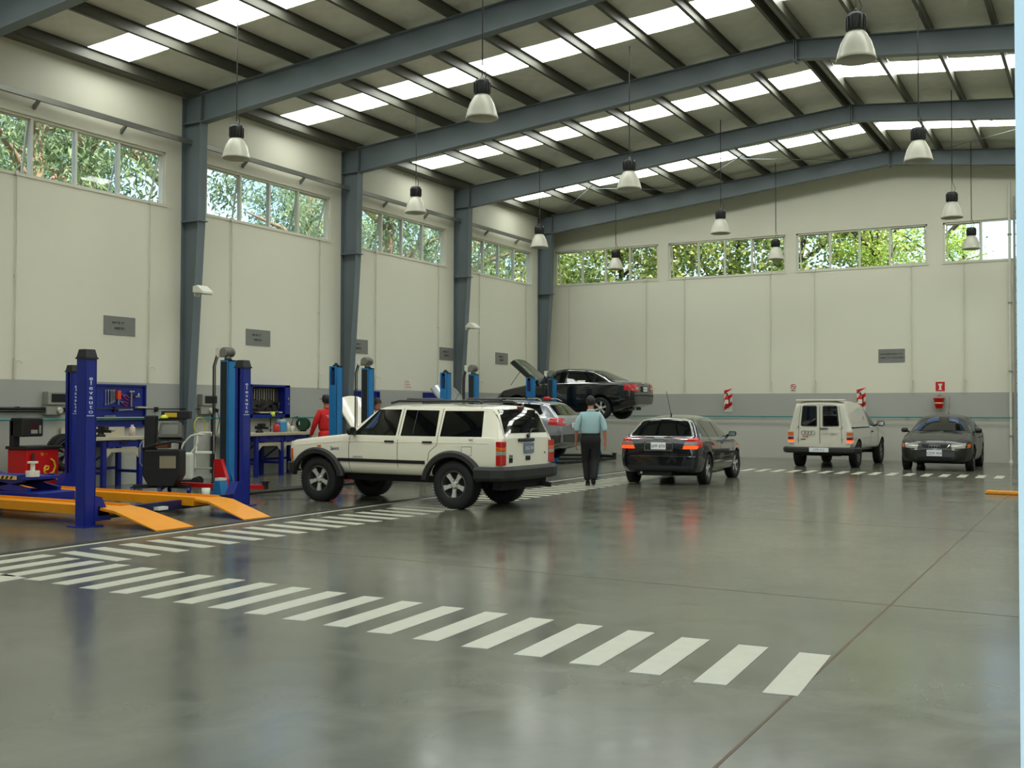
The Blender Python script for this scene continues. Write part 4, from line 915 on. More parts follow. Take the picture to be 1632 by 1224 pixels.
for a in 'LR':
    car.line('window_divider', a, [(-.56, 1.10), (-.56, 1.465)], T, .016, .008)
    for pts in ([(.62, 1.1), (.64, .9), (.64, .50)], [(-.295, 1.49), (-.295, .50)], [(-1.02, 1.49), (-1.02, .95), (-.88, .84), (-.85, .7)]): car.line('door_gap', a, pts, SEAM)
    car.patch('side_moulding', a, [(-.80, .655), (.86, .66)], [(-.80, .705), (.86, .71)], T, off=.014, n=12, rows=2)
    car.line('swage_line', a, [(-1.9, .985), (.8, .975), (1.7, .90)], P_W, .014, .006, n=24)
    car.line('fuel_flap', a, [(-1.62, .93), (-1.45, .93), (-1.45, .80), (-1.62, .80), (-1.62, .93)], SEAM, .006, n=24) if a == 'L' else None
    car.patch('side_lamp', a, [(1.80, .66), (1.85, .66)], [(1.80, .84), (1.85, .84)], LAMPAMB, off=.012, n=3, rows=3)
    car.patch('indicator', a, [(1.2, .88), (1.27, .88)], [(1.2, .905), (1.27, .905)], LAMPAMB, off=.014, n=3, rows=2)
    sg = 1 if a == 'L' else -1
    for xa in sp['axles']:
        b = MB(); pr = [(-.02, .415), (.055, .425), (.055, .49), (.02, .52), (-.02, .52)]; k = len(pr); vs = []
        for i in range(21):
            q = math.radians(8+164*i/20); ca, sa = math.cos(q), math.sin(q); sx = 1.06
            for o_, r_ in pr:
                rx = min(1, 1.0)*r_; vs.append((xa+ca*rx*sx, sg*(.845+o_), .36+sa*rx*.98))
        b.add(vs, [(i*k+j, i*k+(j+1) % k, (i+1)*k+(j+1) % k, (i+1)*k+j) for i in range(20) for j in range(k)]+[tuple(range(k)), tuple(range(20*k, 21*k))])
        b.build('wheel_arch_flare', mat('grey_black_plastic', (38, 37, 35), .55, bump=.05), car.root)
FL = MATS['grey_black_plastic']
car.handles((-.93, -.23), .985, BLACK, .17)
car.mirror(.56, 1.1, BLACK, 1.1)
car.patch('rear_window', 'B', [(.66, 1.12), (.66, 1.13), (-.66, 1.13)], [(.585, 1.47), (0, 1.485), (-.585, 1.47)], CARGLASS, off=.006, n=14)
car.patch('window_sticker', 'B', [(.58, 1.43), (.50, 1.43)], [(.57, 1.465), (.495, 1.47)], WHITEP, off=.009, n=2, rows=2)
car.patch('windscreen', 'F', [(.68, 1.15), (0, 1.165), (-.68, 1.15)], [(.585, 1.50), (0, 1.52), (-.585, 1.50)], CARGLASS, off=.006, n=12)
for sg in (1, -1):
    z0 = .665
    for (za, zb_, m_) in ((.0, .15, LAMPRED), (.15, .205, LAMPCLR), (.205, .265, LAMPAMB), (.265, .35, LAMPRED)):
        MB().box(-2.125, -2.03, min(sg*.69, sg*.845), max(sg*.69, sg*.845), z0+za, z0+zb_-.003).build('tail_lamp', m_, car.root, bevel=.008)
MB().box(-2.13, -2.09, -.19, .42-.12, 1.0, 1.05).build('lamp_bar', FL, car.root, bevel=.015)
car.plate('B', -.02, .905, .3, .15, 'RSG 704', bgm=mat('blue_grey_plate', (110, 124, 146), .35), fgm=WHITEP, size=.07)
MB().box(-2.115, -2.09, -.08, .06, .72, .79).build('tailgate_latch', BLACK, car.root, bevel=.015)
car.line('door_gap', 'B', [(.66, 1.5), (.69, 1.12), (.69, .68)], SEAM); car.line('door_gap', 'B', [(-.66, 1.5), (-.69, 1.12), (-.69, .68)], SEAM)
text('Jeep', .06, BLACK, car.root, (-2.108, .52, .80), (PI/2, 0, -PI/2)); text('4x4', .045, BLACK, car.root, (-1.62, .87, 1.03), (PI/2, 0, PI))
MB().box(-2.108, -2.1, .47, .57, .70, .77).build('badge', DARK, car.root); text('4.0', .04, BLACK, car.root, (-2.108, -.55, .82), (PI/2, 0, -PI/2))
text('CHEROKEE', .04, GREYP, car.root, (.46, .868, .735), (PI/2, 0, PI)); text('Sport', .075, mat('blue_print', (40, 60, 120), .4), car.root, (.92, .866, .86), (PI/2, 0, PI))
car.bumper('rear_bumper', -1, [(0, .44), (.09, .44), (.13, .48), (.13, .60), (.10, .645), (0, .645)], FL, [(-2.1, 0), (-2.1, .6), (-2.06, .78), (-1.98, .84), (-1.72, .845)])
car.bumper('front_bumper', 1, [(0, .46), (.08, .46), (.1, .5), (.1, .62), (0, .64)], FL, [(1.88, 0), (1.88, .6), (1.84, .78), (1.76, .83), (1.7, .84)])
MB().prism([(-1.9, .30), (-2.04, .30), (-2.06, .44), (-1.9, .47)], -.7, .7).build('rear_valance', DARK, car.root)
MB().cyl((-1.9, -.45, .36), (-2.22, -.55, .33), .035, n=12).build('exhaust_pipe', DARK, car.root)
wp = MB().cyl((-2.1, .0, 1.08), (-2.13, 0, 1.09), .03, n=12).tube([(-2.12, 0, 1.09), (-2.1, -.12, 1.17), (-2.08, -.22, 1.19)], .012, 6).bar((-2.075, -.05, 1.165), (-2.075, -.36, 1.185), .014, .02); wp.build('rear_wiper', BLACK, car.root)
MB().box(-1.995, -1.965, -.09, .09, 1.485, 1.525).build('brake_lamp', mat('dark_red_lens', (110, 12, 14), .2, coat=.5), car.root, bevel=.008)
for sg in (1, -1):
    MB().tube([(-1.62, sg*.52, 1.57), (-1.55, sg*.53, 1.60), (-.1, sg*.53, 1.605), (.05, sg*.52, 1.575)], .02, 8).build('roof_rail', BLACK, car.root)
for x in (-1.35, -.25): MB().tube([(x, .53, 1.6), (x, .5, 1.635), (x, -.5, 1.635), (x, -.53, 1.6)], .022, 8).build('roof_crossbar', BLACK, car.root)
for i in range(7): MB().box(1.895, 1.925, -.3+i*.09, -.3+i*.09+.05, .68, .88).build('grille_slot', DARK, car.root)
for sg in (1, -1): MB().box(1.88, 1.92, min(sg*.42, sg*.72), max(sg*.42, sg*.72), .70, .88).build('headlight', LAMPCLR, car.root, bevel=.01)
MB().box(-1.0, .9, -.55, .55, .36, .5).build('underbody', DARK, car.root)

# --- compact hatchback, used for three cars
SPH = dict(axles=(-1.256, 1.256), R=.31, Ra=.365, hw=.855, crown=.055, crease=.3, shoulder=.95,
 zb=[(-2.0, .30), (-1.85, .24), (-1.6, .2), (1.6, .2), (1.9, .22), (2.06, .28)],
 w=[(-2.0, .72), (-1.93, .80), (-1.7, .85), (-1.0, .868), (1.2, .868), (1.65, .84), (1.9, .73), (2.02, .6), (2.06, .5)],
 belt=[(-2.0, .70), (-1.9, .93), (-1.4, .94), (.9, .90), (1.05, .885), (1.7, .76), (1.95, .66), (2.06, .5)],
 ztop=[(-2.0, .78), (-1.98, .92), (-1.93, .965), (-1.86, 1.0), (-1.52, 1.30), (-1.40, 1.365), (-1.0, 1.405), (-.4, 1.425), (.1, 1.405), (.36, 1.34), (1.02, .985), (1.12, .955), (1.5, .885), (1.85, .78), (2.0, .66), (2.06, .55)],
 wt=[(-2.0, .70), (-1.93, .74), (-1.86, .70), (-1.52, .56), (-1.2, .55), (.3, .55), (1.02, .68), (1.12, .72), (1.8, .66), (2.06, .45)])
def hatch(label, pm, loc, rz, plates, steer=0, lit=True, bonnet=False):
    c = Car('hatchback_car', label, 'car', SPH, pm, loc, rz, 0, .915)
    c.wheels(.31, .2, .205, 5, steer=steer, wide=.36)
    c.both('side_window', [(-1.52, .99), (-1.16, .965)], [(-1.36, 1.20), (-1.14, 1.31)], CARGLASS, n=6)
    c.both('side_window', [(-1.12, .965), (-.30, .95)], [(-1.10, 1.315), (-.30, 1.35)], CARGLASS)
    c.both('side_window', [(-.25, .95), (.72, .93)], [(-.25, 1.35), (.10, 1.335), (.45, 1.15)], CARGLASS, n=12)
    c.patch('rear_window', 'B', [(.62, 1.015), (0, 1.0), (-.62, 1.015)], [(.47, 1.285), (0, 1.315), (-.47, 1.285)], CARGLASS, off=.006, n=14)
    c.patch('windscreen', 'F', [(.62, 1.0), (0, 1.01), (-.62, 1.0)], [(.47, 1.315), (0, 1.345), (-.47, 1.315)], CARGLASS, off=.006, n=14)
    for a in 'LR':
        for pts in ([(.80, .92), (.86, .75), (.86, .30)], [(-.28, 1.36), (-.28, .28)], [(-1.14, 1.3), (-1.13, .8), (-.9, .6), (-.84, .30)]): c.line('door_gap', a, pts, SEAM)
        c.patch('side_moulding', a, [(-.86, .50), (.86, .49)], [(-.86, .545), (.86, .535)], pm, off=.012, n=12, rows=2)
        c.line('sill_strip', a, [(-.85, .27), (.86, .27)], CHROME, .012, .006)
        # lamps
        c.patch('tail_lamp', a, [(-1.97, .74), (-1.72, .78)], [(-1.93, .955), (-1.76, .96)], LAMPRED, off=.008, n=4)
        c.patch('front_indicator', a, [(1.73, .60), (1.86, .58)], [(1.70, .69), (1.84, .67)], LAMPAMB, off=.01, n=3)
    lampm = emit('glowing_red_lens', (255, 60, 10), 1.3) if lit else LAMPRED
    for sg in (1, -1):
        c.patch('tail_lamp', 'B', [(sg*.50, .735), (sg*.78, .735)], [(sg*.52, .80), (sg*.80, .80)], lampm, off=.012, n=6)
        c.patch('reversing_lamp', 'B', [(sg*.52, .805), (sg*.80, .805)], [(sg*.545, .885), (sg*.79, .885)], mat('smoky_lens', (150, 118, 112), .15, coat=.8), off=.012, n=6)
        c.patch('tail_lamp', 'B', [(sg*.545, .89), (sg*.79, .89)], [(sg*.60, .945), (sg*.76, .95)], LAMPRED, off=.012, n=6)
        c.patch('headlight', 'F', [(sg*.40, .565), (sg*.70, .58)], [(sg*.38, .675), (sg*.715, .695)], LAMPCLR, off=.012, n=6)
        c.patch('fog_lamp', 'F', [(sg*.40, .53), (sg*.47, .53)], [(sg*.40, .565), (sg*.47, .565)], LAMPCLR, off=.012, n=2)
    c.line('boot_trim', 'B', [(.62, .925), (0, .935), (-.62, .925)], CHROME if lit else pm, .014, .008)
    c.line('bumper_gap', 'B', [(.80, .62), (0, .63), (-.80, .62)], SEAM, .012); c.line('bumper_strip', 'B', [(.74, .585), (0, .59), (-.74, .585)], CHROME, .008, .006)
    c.line('window_trim', 'B', [(.655, 1.01), (.50, 1.285), (.3, 1.33), (-.3, 1.33), (-.50, 1.285), (-.655, 1.01)], GALV, .022, .007, n=30)
    c.rings('B', 0, .93, .035)
    c.patch('plate_recess', 'B', [(.30, .69), (-.30, .69)], [(.30, .86), (-.30, .86)], BLACK, off=.004, n=6)
    c.line('plate_frame', 'B', [(.29, .70), (.29, .85), (-.29, .85), (-.29, .70), (.29, .70)], GREYP, .008, .008, n=24)
    if plates[0]: c.plate('B', 0, .79, .31, .14, plates[0], bgm=mat('bright_white_plate', (250, 252, 253), .4), size=.085)
    c.patch('rear_valance', 'B', [(.62, .29), (-.62, .29)], [(.66, .40), (-.66, .40)], BLACK, off=.006, n=10)
    MB().cyl((-1.75, .35, .25), (-2.03, .35, .25), .028, n=10).build('exhaust_pipe', CHROME, c.root); MB().box(-1.95, -1.7, -.25, .45, .19, .3).build('silencer', DARK, c.root)
    c.mirror(.68, .96, BLACK); c.handles((-1.0, -.15), .82, pm)
    MB().cyl((-1.05, 0, 1.395), (-1.1, 0, 1.46), .016, .009, n=8).cyl((-1.1, 0, 1.45), (-1.42, 0, 1.9), .005, n=6).build('antenna', BLACK, c.root)
    # front
    c.patch('grille', 'F', [(.26, .56), (-.26, .56)], [(.34, .66), (-.34, .66)], DARK, off=.008, n=8)
    c.line('grille_frame', 'F', [(.35, .665), (.27, .555), (-.27, .555), (-.35, .665), (.35, .665)], CHROME, .016, .014, n=30)
    c.rings('F', 0, .61, .042)
    if plates[1]: c.plate('F', 0, .455, .36, .15, plates[1], size=.09)
    c.line('bumper_gap', 'F', [(.72, .50), (0, .515), (-.72, .50)], SEAM, .012)
    c.patch('air_intake', 'F', [(.38, .27), (-.38, .27)], [(.42, .36), (-.42, .36)], DARK, off=.006, n=10)
    if not bonnet:
        for sg in (1, -1): c.line('bonnet_gap', 'T', [(1.05, sg*.68), (1.6, sg*.64), (1.88, sg*.5)], SEAM)
    wb = MB()
    for y0 in (.1, -.5): wb.bar((1.03, y0, .99), (.99, y0+.5, 1.005), .012, .02)
    wb.build('front_wiper', BLACK, c.root)
    if bonnet: c.bonnet(.9, .99, 1.05, .66, .60, .88, pm, pm)
    MB().box(-1.2, 1.2, -.6, .6, .16, .24).build('underbody', DARK, c.root)
    return c
P_BL = paint('blue_black_car_paint', (13, 14, 22), .2, .2); P_DG = paint('dark_grey_car_paint', (36, 34, 31), .2, .36)
P_DG.node_tree.nodes['Principled BSDF'].inputs['Coat Weight'].default_value = .35
hatch('dark blue-black hatchback with glowing tail lamps beside the walking man', P_BL, (8.42, 20.80), math.radians(94.5), ('EPP 870', None), steer=-.12)
hatch('dark grey hatchback parked facing us under the red bucket', P_DG, (12.33, 28.35), math.radians(-89.2), (None, 'CDX 454'), lit=False)
hatch('white car mostly hidden behind the off-roader, bonnet raised', P_W, (3.12, 18.75), math.radians(180), (None, None), lit=False, bonnet=True)

# --- saloon on the lift and estate car
def audi(name, label, sp, pm, loc, z, plate):
    c = Car(name, label, 'car', sp, pm, loc, PI, z, .935); c.wheels(.31, .205, .205, 6 if 'saloon' in name else 5, dz=.06 if z > .2 else 0, wide=.34); return c
P_BK = paint('black_green_car_paint', (18, 20, 18), .2, .2); P_SV = paint('silver_car_paint', (150, 152, 158), .6, .3)
base = dict(axles=(-1.31, 1.31), R=.31, dz=-.04, Ra=.37, hw=.86, crown=.055, crease=.3, shoulder=.95)
sp = dict(base, zb=[(-2.3, .36), (-2.1, .28), (-1.8, .2), (1.8, .2), (2.15, .26)],
 w=[(-2.3, .70), (-2.2, .79), (-1.9, .85), (-1.0, .868), (1.2, .868), (1.75, .84), (2.0, .73), (2.15, .55)],
 belt=[(-2.3, .75), (-2.2, .96), (-1.6, .96), (.9, .91), (1.05, .89), (1.8, .76), (2.15, .55)],
 ztop=[(-2.3, .80), (-2.27, .95), (-2.2, .995), (-1.85, 1.02), (-1.72, 1.035), (-1.05, 1.32), (-.85, 1.375), (-.3, 1.415), (.05, 1.40), (.33, 1.34), (1.0, .98), (1.1, .955), (1.5, .885), (1.9, .77), (2.08, .65), (2.15, .56)],
 wt=[(-2.3, .66), (-2.2, .72), (-1.72, .70), (-1.05, .55), (.3, .55), (1.0, .68), (1.1, .72), (1.9, .66), (2.15, .45)])
c = audi('saloon_car', 'black saloon raised high on a two-post lift with bonnet open', sp, P_BK, (3.01, 26.8), 1.19, None)
c.both('side_window', [(-1.50, 1.0), (-1.16, .985)], [(-1.18, 1.17), (-1.10, 1.22)], CARGLASS, n=5); c.both('side_window', [(-1.08, .985), (-.26, .965)], [(-.98, 1.26), (-.70, 1.32), (-.26, 1.345)], CARGLASS, n=10); c.both('side_window', [(-.2, .965), (.74, .94)], [(-.2, 1.345), (.12, 1.33), (.48, 1.14)], CARGLASS, n=12)
c.patch('rear_window', 'B', [(.60, 1.055), (0, 1.05), (-.60, 1.055)], [(.47, 1.295), (0, 1.325), (-.47, 1.295)], CARGLASS, off=.006, n=14); c.patch('windscreen', 'F', [(.62, 1.0), (0, 1.01), (-.62, 1.0)], [(.47, 1.315), (0, 1.345), (-.47, 1.315)], CARGLASS, off=.006, n=14)
for a in 'LR':
    for pts in ([(.80, .92), (.86, .75), (.86, .30)], [(-.23, 1.36), (-.23, .28)], [(-1.12, 1.22), (-1.11, .8), (-.92, .62), (-.86, .30)]): c.line('door_gap', a, pts, SEAM)
    c.line('window_trim', a, [(-1.56, .985), (-1.2, .97), (.8, .925)], CHROME, .014, .007, n=24); c.line('window_trim', a, [(-1.52, 1.01), (-1.15, 1.24), (-.8, 1.33), (-.2, 1.365), (.12, 1.35), (.5, 1.16)], CHROME, .012, .007, n=30)
    c.line('side_moulding', a, [(-.86, .56), (.86, .55)], P_BK, .05, .012)
    c.patch('tail_lamp', a, [(-2.26, .74), (-2.02, .75)], [(-2.24, .90), (-2.04, .92)], LAMPRED, off=.009, n=4)
for sg in (1, -1):
    c.patch('tail_lamp', 'B', [(sg*.45, .73), (sg*.76, .73)], [(sg*.46, .91), (sg*.76, .91)], LAMPRED, off=.012, n=6); c.patch('reversing_lamp', 'B', [(sg*.44, .775), (sg*.66, .775)], [(sg*.44, .82), (sg*.66, .82)], LAMPCLR, off=.016, n=4)
    c.patch('headlight', 'F', [(sg*.42, .57), (sg*.68, .58)], [(sg*.40, .66), (sg*.68, .67)], LAMPCLR, off=.012, n=6)
c.rings('B', 0, .94, .03); c.patch('plate_recess', 'B', [(.27, .70), (-.27, .70)], [(.27, .86), (-.27, .86)], DARK, n=6); c.plate('B', -.03, .78, .3, .13, 'BVG 313', size=.075)
c.line('bumper_strip', 'B', [(.78, .60), (0, .61), (-.78, .60)], SEAM, .03, .01); c.mirror(.70, .97, P_BK); c.handles((-1.0, -.15), .84, P_BK)
c.bonnet(.85, 1.0, 1.1, .67, .60, .66, P_BK, mat('bonnet_liner_grey', (70, 70, 66), .5))
MB().box(-1.25, 1.25, -.62, .62, .14, .22).box(-2.0, -1.6, -.5, .5, .2, .3).build('underbody', mat('underbody_brown', (44, 38, 30), .7), c.root); MB().cyl((-1.5, .3, .2), (-2.2, .4, .24), .04, n=10).build('exhaust_pipe', GALV, c.root)
c.patch('window_card', 'L', [(-.85, .985), (-.55, .975)], [(-.83, 1.03), (-.6, 1.03)], WHITEP, off=.012, n=4)
sp = dict(base, zb=[(-2.25, .36), (-2.1, .28), (-1.8, .2), (1.8, .2), (2.15, .26)],
 w=[(-2.25, .72), (-2.17, .80), (-1.9, .85), (-1.0, .872), (1.2, .872), (1.75, .84), (2.0, .73), (2.15, .55)],
 belt=[(-2.25, .75), (-2.17, .96), (-1.6, .97), (.9, .92), (1.05, .89), (1.8, .76), (2.15, .55)],
 ztop=[(-2.25, .80), (-2.22, .96), (-2.15, 1.02), (-1.86, 1.30), (-1.76, 1.375), (-1.5, 1.41), (-.6, 1.44), (.05, 1.42), (.33, 1.36), (1.0, .99), (1.1, .965), (1.5, .895), (1.9, .77), (2.08, .65), (2.15, .56)],
 wt=[(-2.25, .68), (-2.15, .72), (-1.86, .60), (-1.5, .56), (.3, .56), (1.0, .69), (1.1, .72), (1.9, .66), (2.15, .45)])
c = audi('estate_car', 'silver estate car on a low lift behind the white off-roader', sp, P_SV, (2.94, 22.8), .28, None)
c.both('side_window', [(-1.80, 1.02), (-1.16, .995)], [(-1.58, 1.30), (-1.14, 1.335)], CARGLASS, n=6); c.both('side_window', [(-1.08, .99), (-.26, .975)], [(-1.08, 1.335), (-.26, 1.36)], CARGLASS); c.both('side_window', [(-.2, .975), (.74, .95)], [(-.2, 1.36), (.12, 1.34), (.48, 1.15)], CARGLASS, n=12)
c.patch('rear_window', 'B', [(.62, 1.05), (0, 1.045), (-.62, 1.05)], [(.52, 1.29), (0, 1.32), (-.52, 1.29)], CARGLASS, off=.006, n=14); c.patch('windscreen', 'F', [(.62, 1.01), (0, 1.02), (-.62, 1.01)], [(.47, 1.325), (0, 1.355), (-.47, 1.325)], CARGLASS, off=.006, n=14)
CLAD = mat('dark_grey_cladding', (58, 57, 50), .55)
for a in 'LR':
    for pts in ([(.80, .92), (.86, .75), (.86, .30)], [(-.23, 1.36), (-.23, .28)], [(-1.12, 1.32), (-1.11, .8), (-.92, .62), (-.86, .30)]): c.line('door_gap', a, pts, SEAM)
    c.line('window_trim', a, [(-1.86, 1.0), (-1.2, .98), (.8, .935)], CHROME, .022, .007, n=24)
    c.patch('tail_lamp', a, [(-2.23, .80), (-1.93, .82)], [(-2.16, .98), (-1.97, .985)], LAMPRED, off=.01, n=4)
    c.patch('lower_cladding', a, [(-2.2, .38), (-1.72, .32)], [(-2.24, .56), (-1.72, .56)], CLAD, off=.012, n=6)
    sg = 1 if a == 'L' else -1; MB().tube([(-1.62, sg*.55, 1.395), (-1.5, sg*.56, 1.45), (-.2, sg*.57, 1.47), (0, sg*.56, 1.43)], .016, 8).build('roof_rail', GALV, c.root)
    c.patch('tail_lamp', 'B', [(sg*.50, .79), (sg*.80, .79)], [(sg*.50, .97), (sg*.78, .98)], LAMPRED, off=.012, n=6); c.patch('reversing_lamp', 'B', [(sg*.49, .85), (sg*.66, .85)], [(sg*.49, .91), (sg*.66, .91)], LAMPCLR, off=.016, n=4)
c.patch('lower_cladding', 'B', [(.74, .40), (0, .37), (-.74, .40)], [(.76, .58), (0, .59), (-.76, .58)], CLAD, off=.012, n=12)
c.rings('B', 0, .97, .03); c.plate('B', 0, .80, .4, .12, 'EHA 561', size=.07); c.mirror(.70, .98, P_SV); c.handles((-1.0, -.15), .85, P_SV)
c.bonnet(.85, 1.0, 1.13, .67, .62, .82, P_SV, mat('bonnet_liner_silver', (120, 122, 126), .4)); MB().box(-1.25, 1.25, -.62, .62, .14, .22).build('underbody', DARK, c.root)
for x in (-1.2, -.4): MB().bar((x, -.58, 1.475), (x, .58, 1.475), .05, .03).build('roof_crossbar', BLACK, c.root)
tag(MB().lathe([(0, 0), (.09, 0), (.085, .05), (.06, .07), (0, .075)], 18).build('warning_beacon', RED, loc=(4.35, 22.75, 1.615)), 'red round object on the silver estate roof', 'beacon')

# --- white box pickup
P_V = paint('white_van_paint', (212, 208, 192))
sp = dict(axles=(-1.33, 1.33), R=.33, Ra=.39, hw=.80, crown=.05, crease=.6, shoulder=.97,
 zb=[(-2.05, .46), (-1.7, .42), (1.7, .4), (2.0, .46)], w=[(-2.05, .77), (-2.0, .80), (1.3, .815), (1.8, .79), (2.0, .70)],
 belt=[(-2.05, .97), (.8, .97), (1.05, .95), (1.9, .84), (2.0, .78)],
 ztop=[(-2.05, 1.60), (-2.0, 1.65), (-1.9, 1.68), (-1.0, 1.69), (-.3, 1.63), (.1, 1.54), (.42, 1.46), (1.02, 1.04), (1.12, 1.01), (1.9, .90), (2.0, .84)],
 wt=[(-2.05, .60), (-1.9, .60), (-.2, .60), (.42, .58), (1.02, .70), (1.12, .74), (2.0, .66)])
c = Car('box_pickup', 'white pickup with tall box back and two rear windows by the back wall', 'car', sp, P_V, (9.78, 28.72), math.radians(88.3), 0, .97)
c.wheels(.33, .2, .2, 6, GALV, wide=.4)
for sg in (1, -1):
    c.patch('rear_window', 'B', [(sg*.10, 1.05), (sg*.45, 1.05)], [(sg*.10, 1.52), (sg*.40, 1.52)], CARGLASS, off=.012, n=6)
    c.line('window_seal', 'B', [(sg*.085, 1.04), (sg*.465, 1.04), (sg*.415, 1.535), (sg*.085, 1.535), (sg*.085, 1.04)], BLACK, .03, .008, n=30)
    c.line('door_gap', 'B', [(sg*.54, .60), (sg*.52, 1.2), (sg*.46, 1.59)], SEAM, .008)
    for (za, zb_, m_) in ((.66, .71, mat('white_lens', (200, 198, 188), .2)), (.71, .76, emit('glowing_tail_lens', (255, 70, 20), 1.6)), (.76, .83, mat('dark_red_lens', (110, 12, 14), .2)), (.83, .87, LAMPCLR), (.87, .95, LAMPAMB), (.95, .99, MATS['white_lens'])):
        MB().box(-2.075, -1.93, min(sg*.66, sg*.795), max(sg*.66, sg*.795), za-.07, zb_-.073).build('tail_lamp', m_, c.root, bevel=.006)
    for z in (.68, .98): MB().box(-2.075, -2.04, sg*.54-.012, sg*.54+.012, z, z+.06).build('hinge', GREYP, c.root)
c.line('door_gap', 'B', [(0, .60), (0, 1.62)], SEAM, .012)
MB().box(-2.09, -2.06, -.2, -.01, .965, .985).build('door_handle', BLACK, c.root)
MB().box(-2.06, -1.85, -.6, .6, 1.655, 1.70).build('roof_lip', P_V, c.root, bevel=.02)
c.rings('B', .29, .87, .055, GREYP)
text('Audi', .075, RED, c.root, (-2.066, .36, .775), (PI/2, 0, -PI/2)); dashes('SERVICIO TECNICO', -.45, .83, .03, c.root, 'y', GREYP).rotation_euler = (0, 0, PI)
o = [x for x in c.root.children if x.name.startswith('lettering')][-1]; o.location = (-2.052, -.55+.0, 0)
o.location.y = -.50
c.line('model_badge', 'B', [(.48, .70), (.36, .70)], BLACK, .02, .006)
c.bumper('rear_bumper', -1, [(0, .36), (.1, .36), (.13, .40), (.13, .48), (.1, .51), (0, .51)], mat('grey_black_plastic', (38, 37, 35), .55), [(-2.03, .24), (-2.03, .6), (-2.0, .78), (-1.9, .83), (-1.78, .84)])
pl = MB().box(-2.17, -2.15, -.24, .24, .39, .50).build('number_plate', mat('white_plate', (226, 230, 232), .35), c.root, bevel=.004); text('CFR 912', .075, GREYP, pl, (-2.171, 0, .445), (PI/2, 0, -PI/2), 'plate_lettering')
MB().cyl((-1.95, .5, .34), (-1.95, -.5, .34), .05, n=10).box(-2.0, -1.7, .35, .65, .3, .42).build('chassis', DARK, c.root)
c.both('side_window', [(.02, 1.02), (.78, 1.0)], [(.04, 1.40), (.25, 1.40), (.52, 1.23)], CARGLASS, n=10)
c.patch('windscreen', 'F', [(.64, 1.06), (-.64, 1.06)], [(.52, 1.43), (-.52, 1.43)], CARGLASS, off=.006, n=12)
for a in 'LR':
    for pts in ([(-.05, 1.45), (-.05, .45)], [(.84, .98), (.84, .45)]): c.line('door_gap', a, pts, SEAM)
    c.line('canopy_seal', a, [(-2.0, .995), (-.1, .995)], SEAM, .03, .006, n=16)
    c.line('side_stripe', a, [(-1.9, .72), (-.1, .72)], GREYP, .006)
    c.patch('badge', a, [(-.55, 1.19), (-.42, 1.19)], [(-.55, 1.27), (-.42, 1.27)], mat('faded_red_print', (196, 120, 104), .5), off=.005, n=4)
c.mirror(.72, 1.04, BLACK, 1.2); c.handles((-.0,), .88, BLACK)
for sg in (1, -1): c.patch('headlight', 'F', [(sg*.42, .68), (sg*.66, .68)], [(sg*.42, .82), (sg*.66, .82)], LAMPCLR, off=.012, n=5)
c.patch('grille', 'F', [(.38, .69), (-.38, .69)], [(.38, .81), (-.38, .81)], BLACK, off=.008, n=6)
MB().box(-1.2, 1.2, -.55, .55, .32, .44).build('underbody', DARK, c.root)

# ------------------------------------------------------------------ people
def skinned(name, chain, edges, m, parent, lev=2):
    """one continuous surface grown around a skeleton: chain [(x,y,z,rx,ry)]"""
    me = bpy.data.meshes.new(name); me.from_pydata([c[:3] for c in chain], edges, []); me.materials.append(m)
    o = bpy.data.objects.new(name, me); COL.objects.link(o)
    o.modifiers.new('skin', 'SKIN').use_smooth_shade = True
    if not me.skin_vertices: me.skin_vertices.new()
    for i, c in enumerate(chain):
        sv = me.skin_vertices[0].data[i]; sv.radius = (c[3], c[4] if len(c) > 4 else c[3]); sv.use_root = (i == 0)
    sd = o.modifiers.new('sub', 'SUBSURF'); sd.levels = lev; sd.render_levels = lev
    apply_mods(o); o.data.polygons.foreach_set('use_smooth', [True]*len(o.data.polygons)); o.parent = parent
    return o
def line_e(ids): return [(a, b) for a, b in zip(ids, ids[1:])]
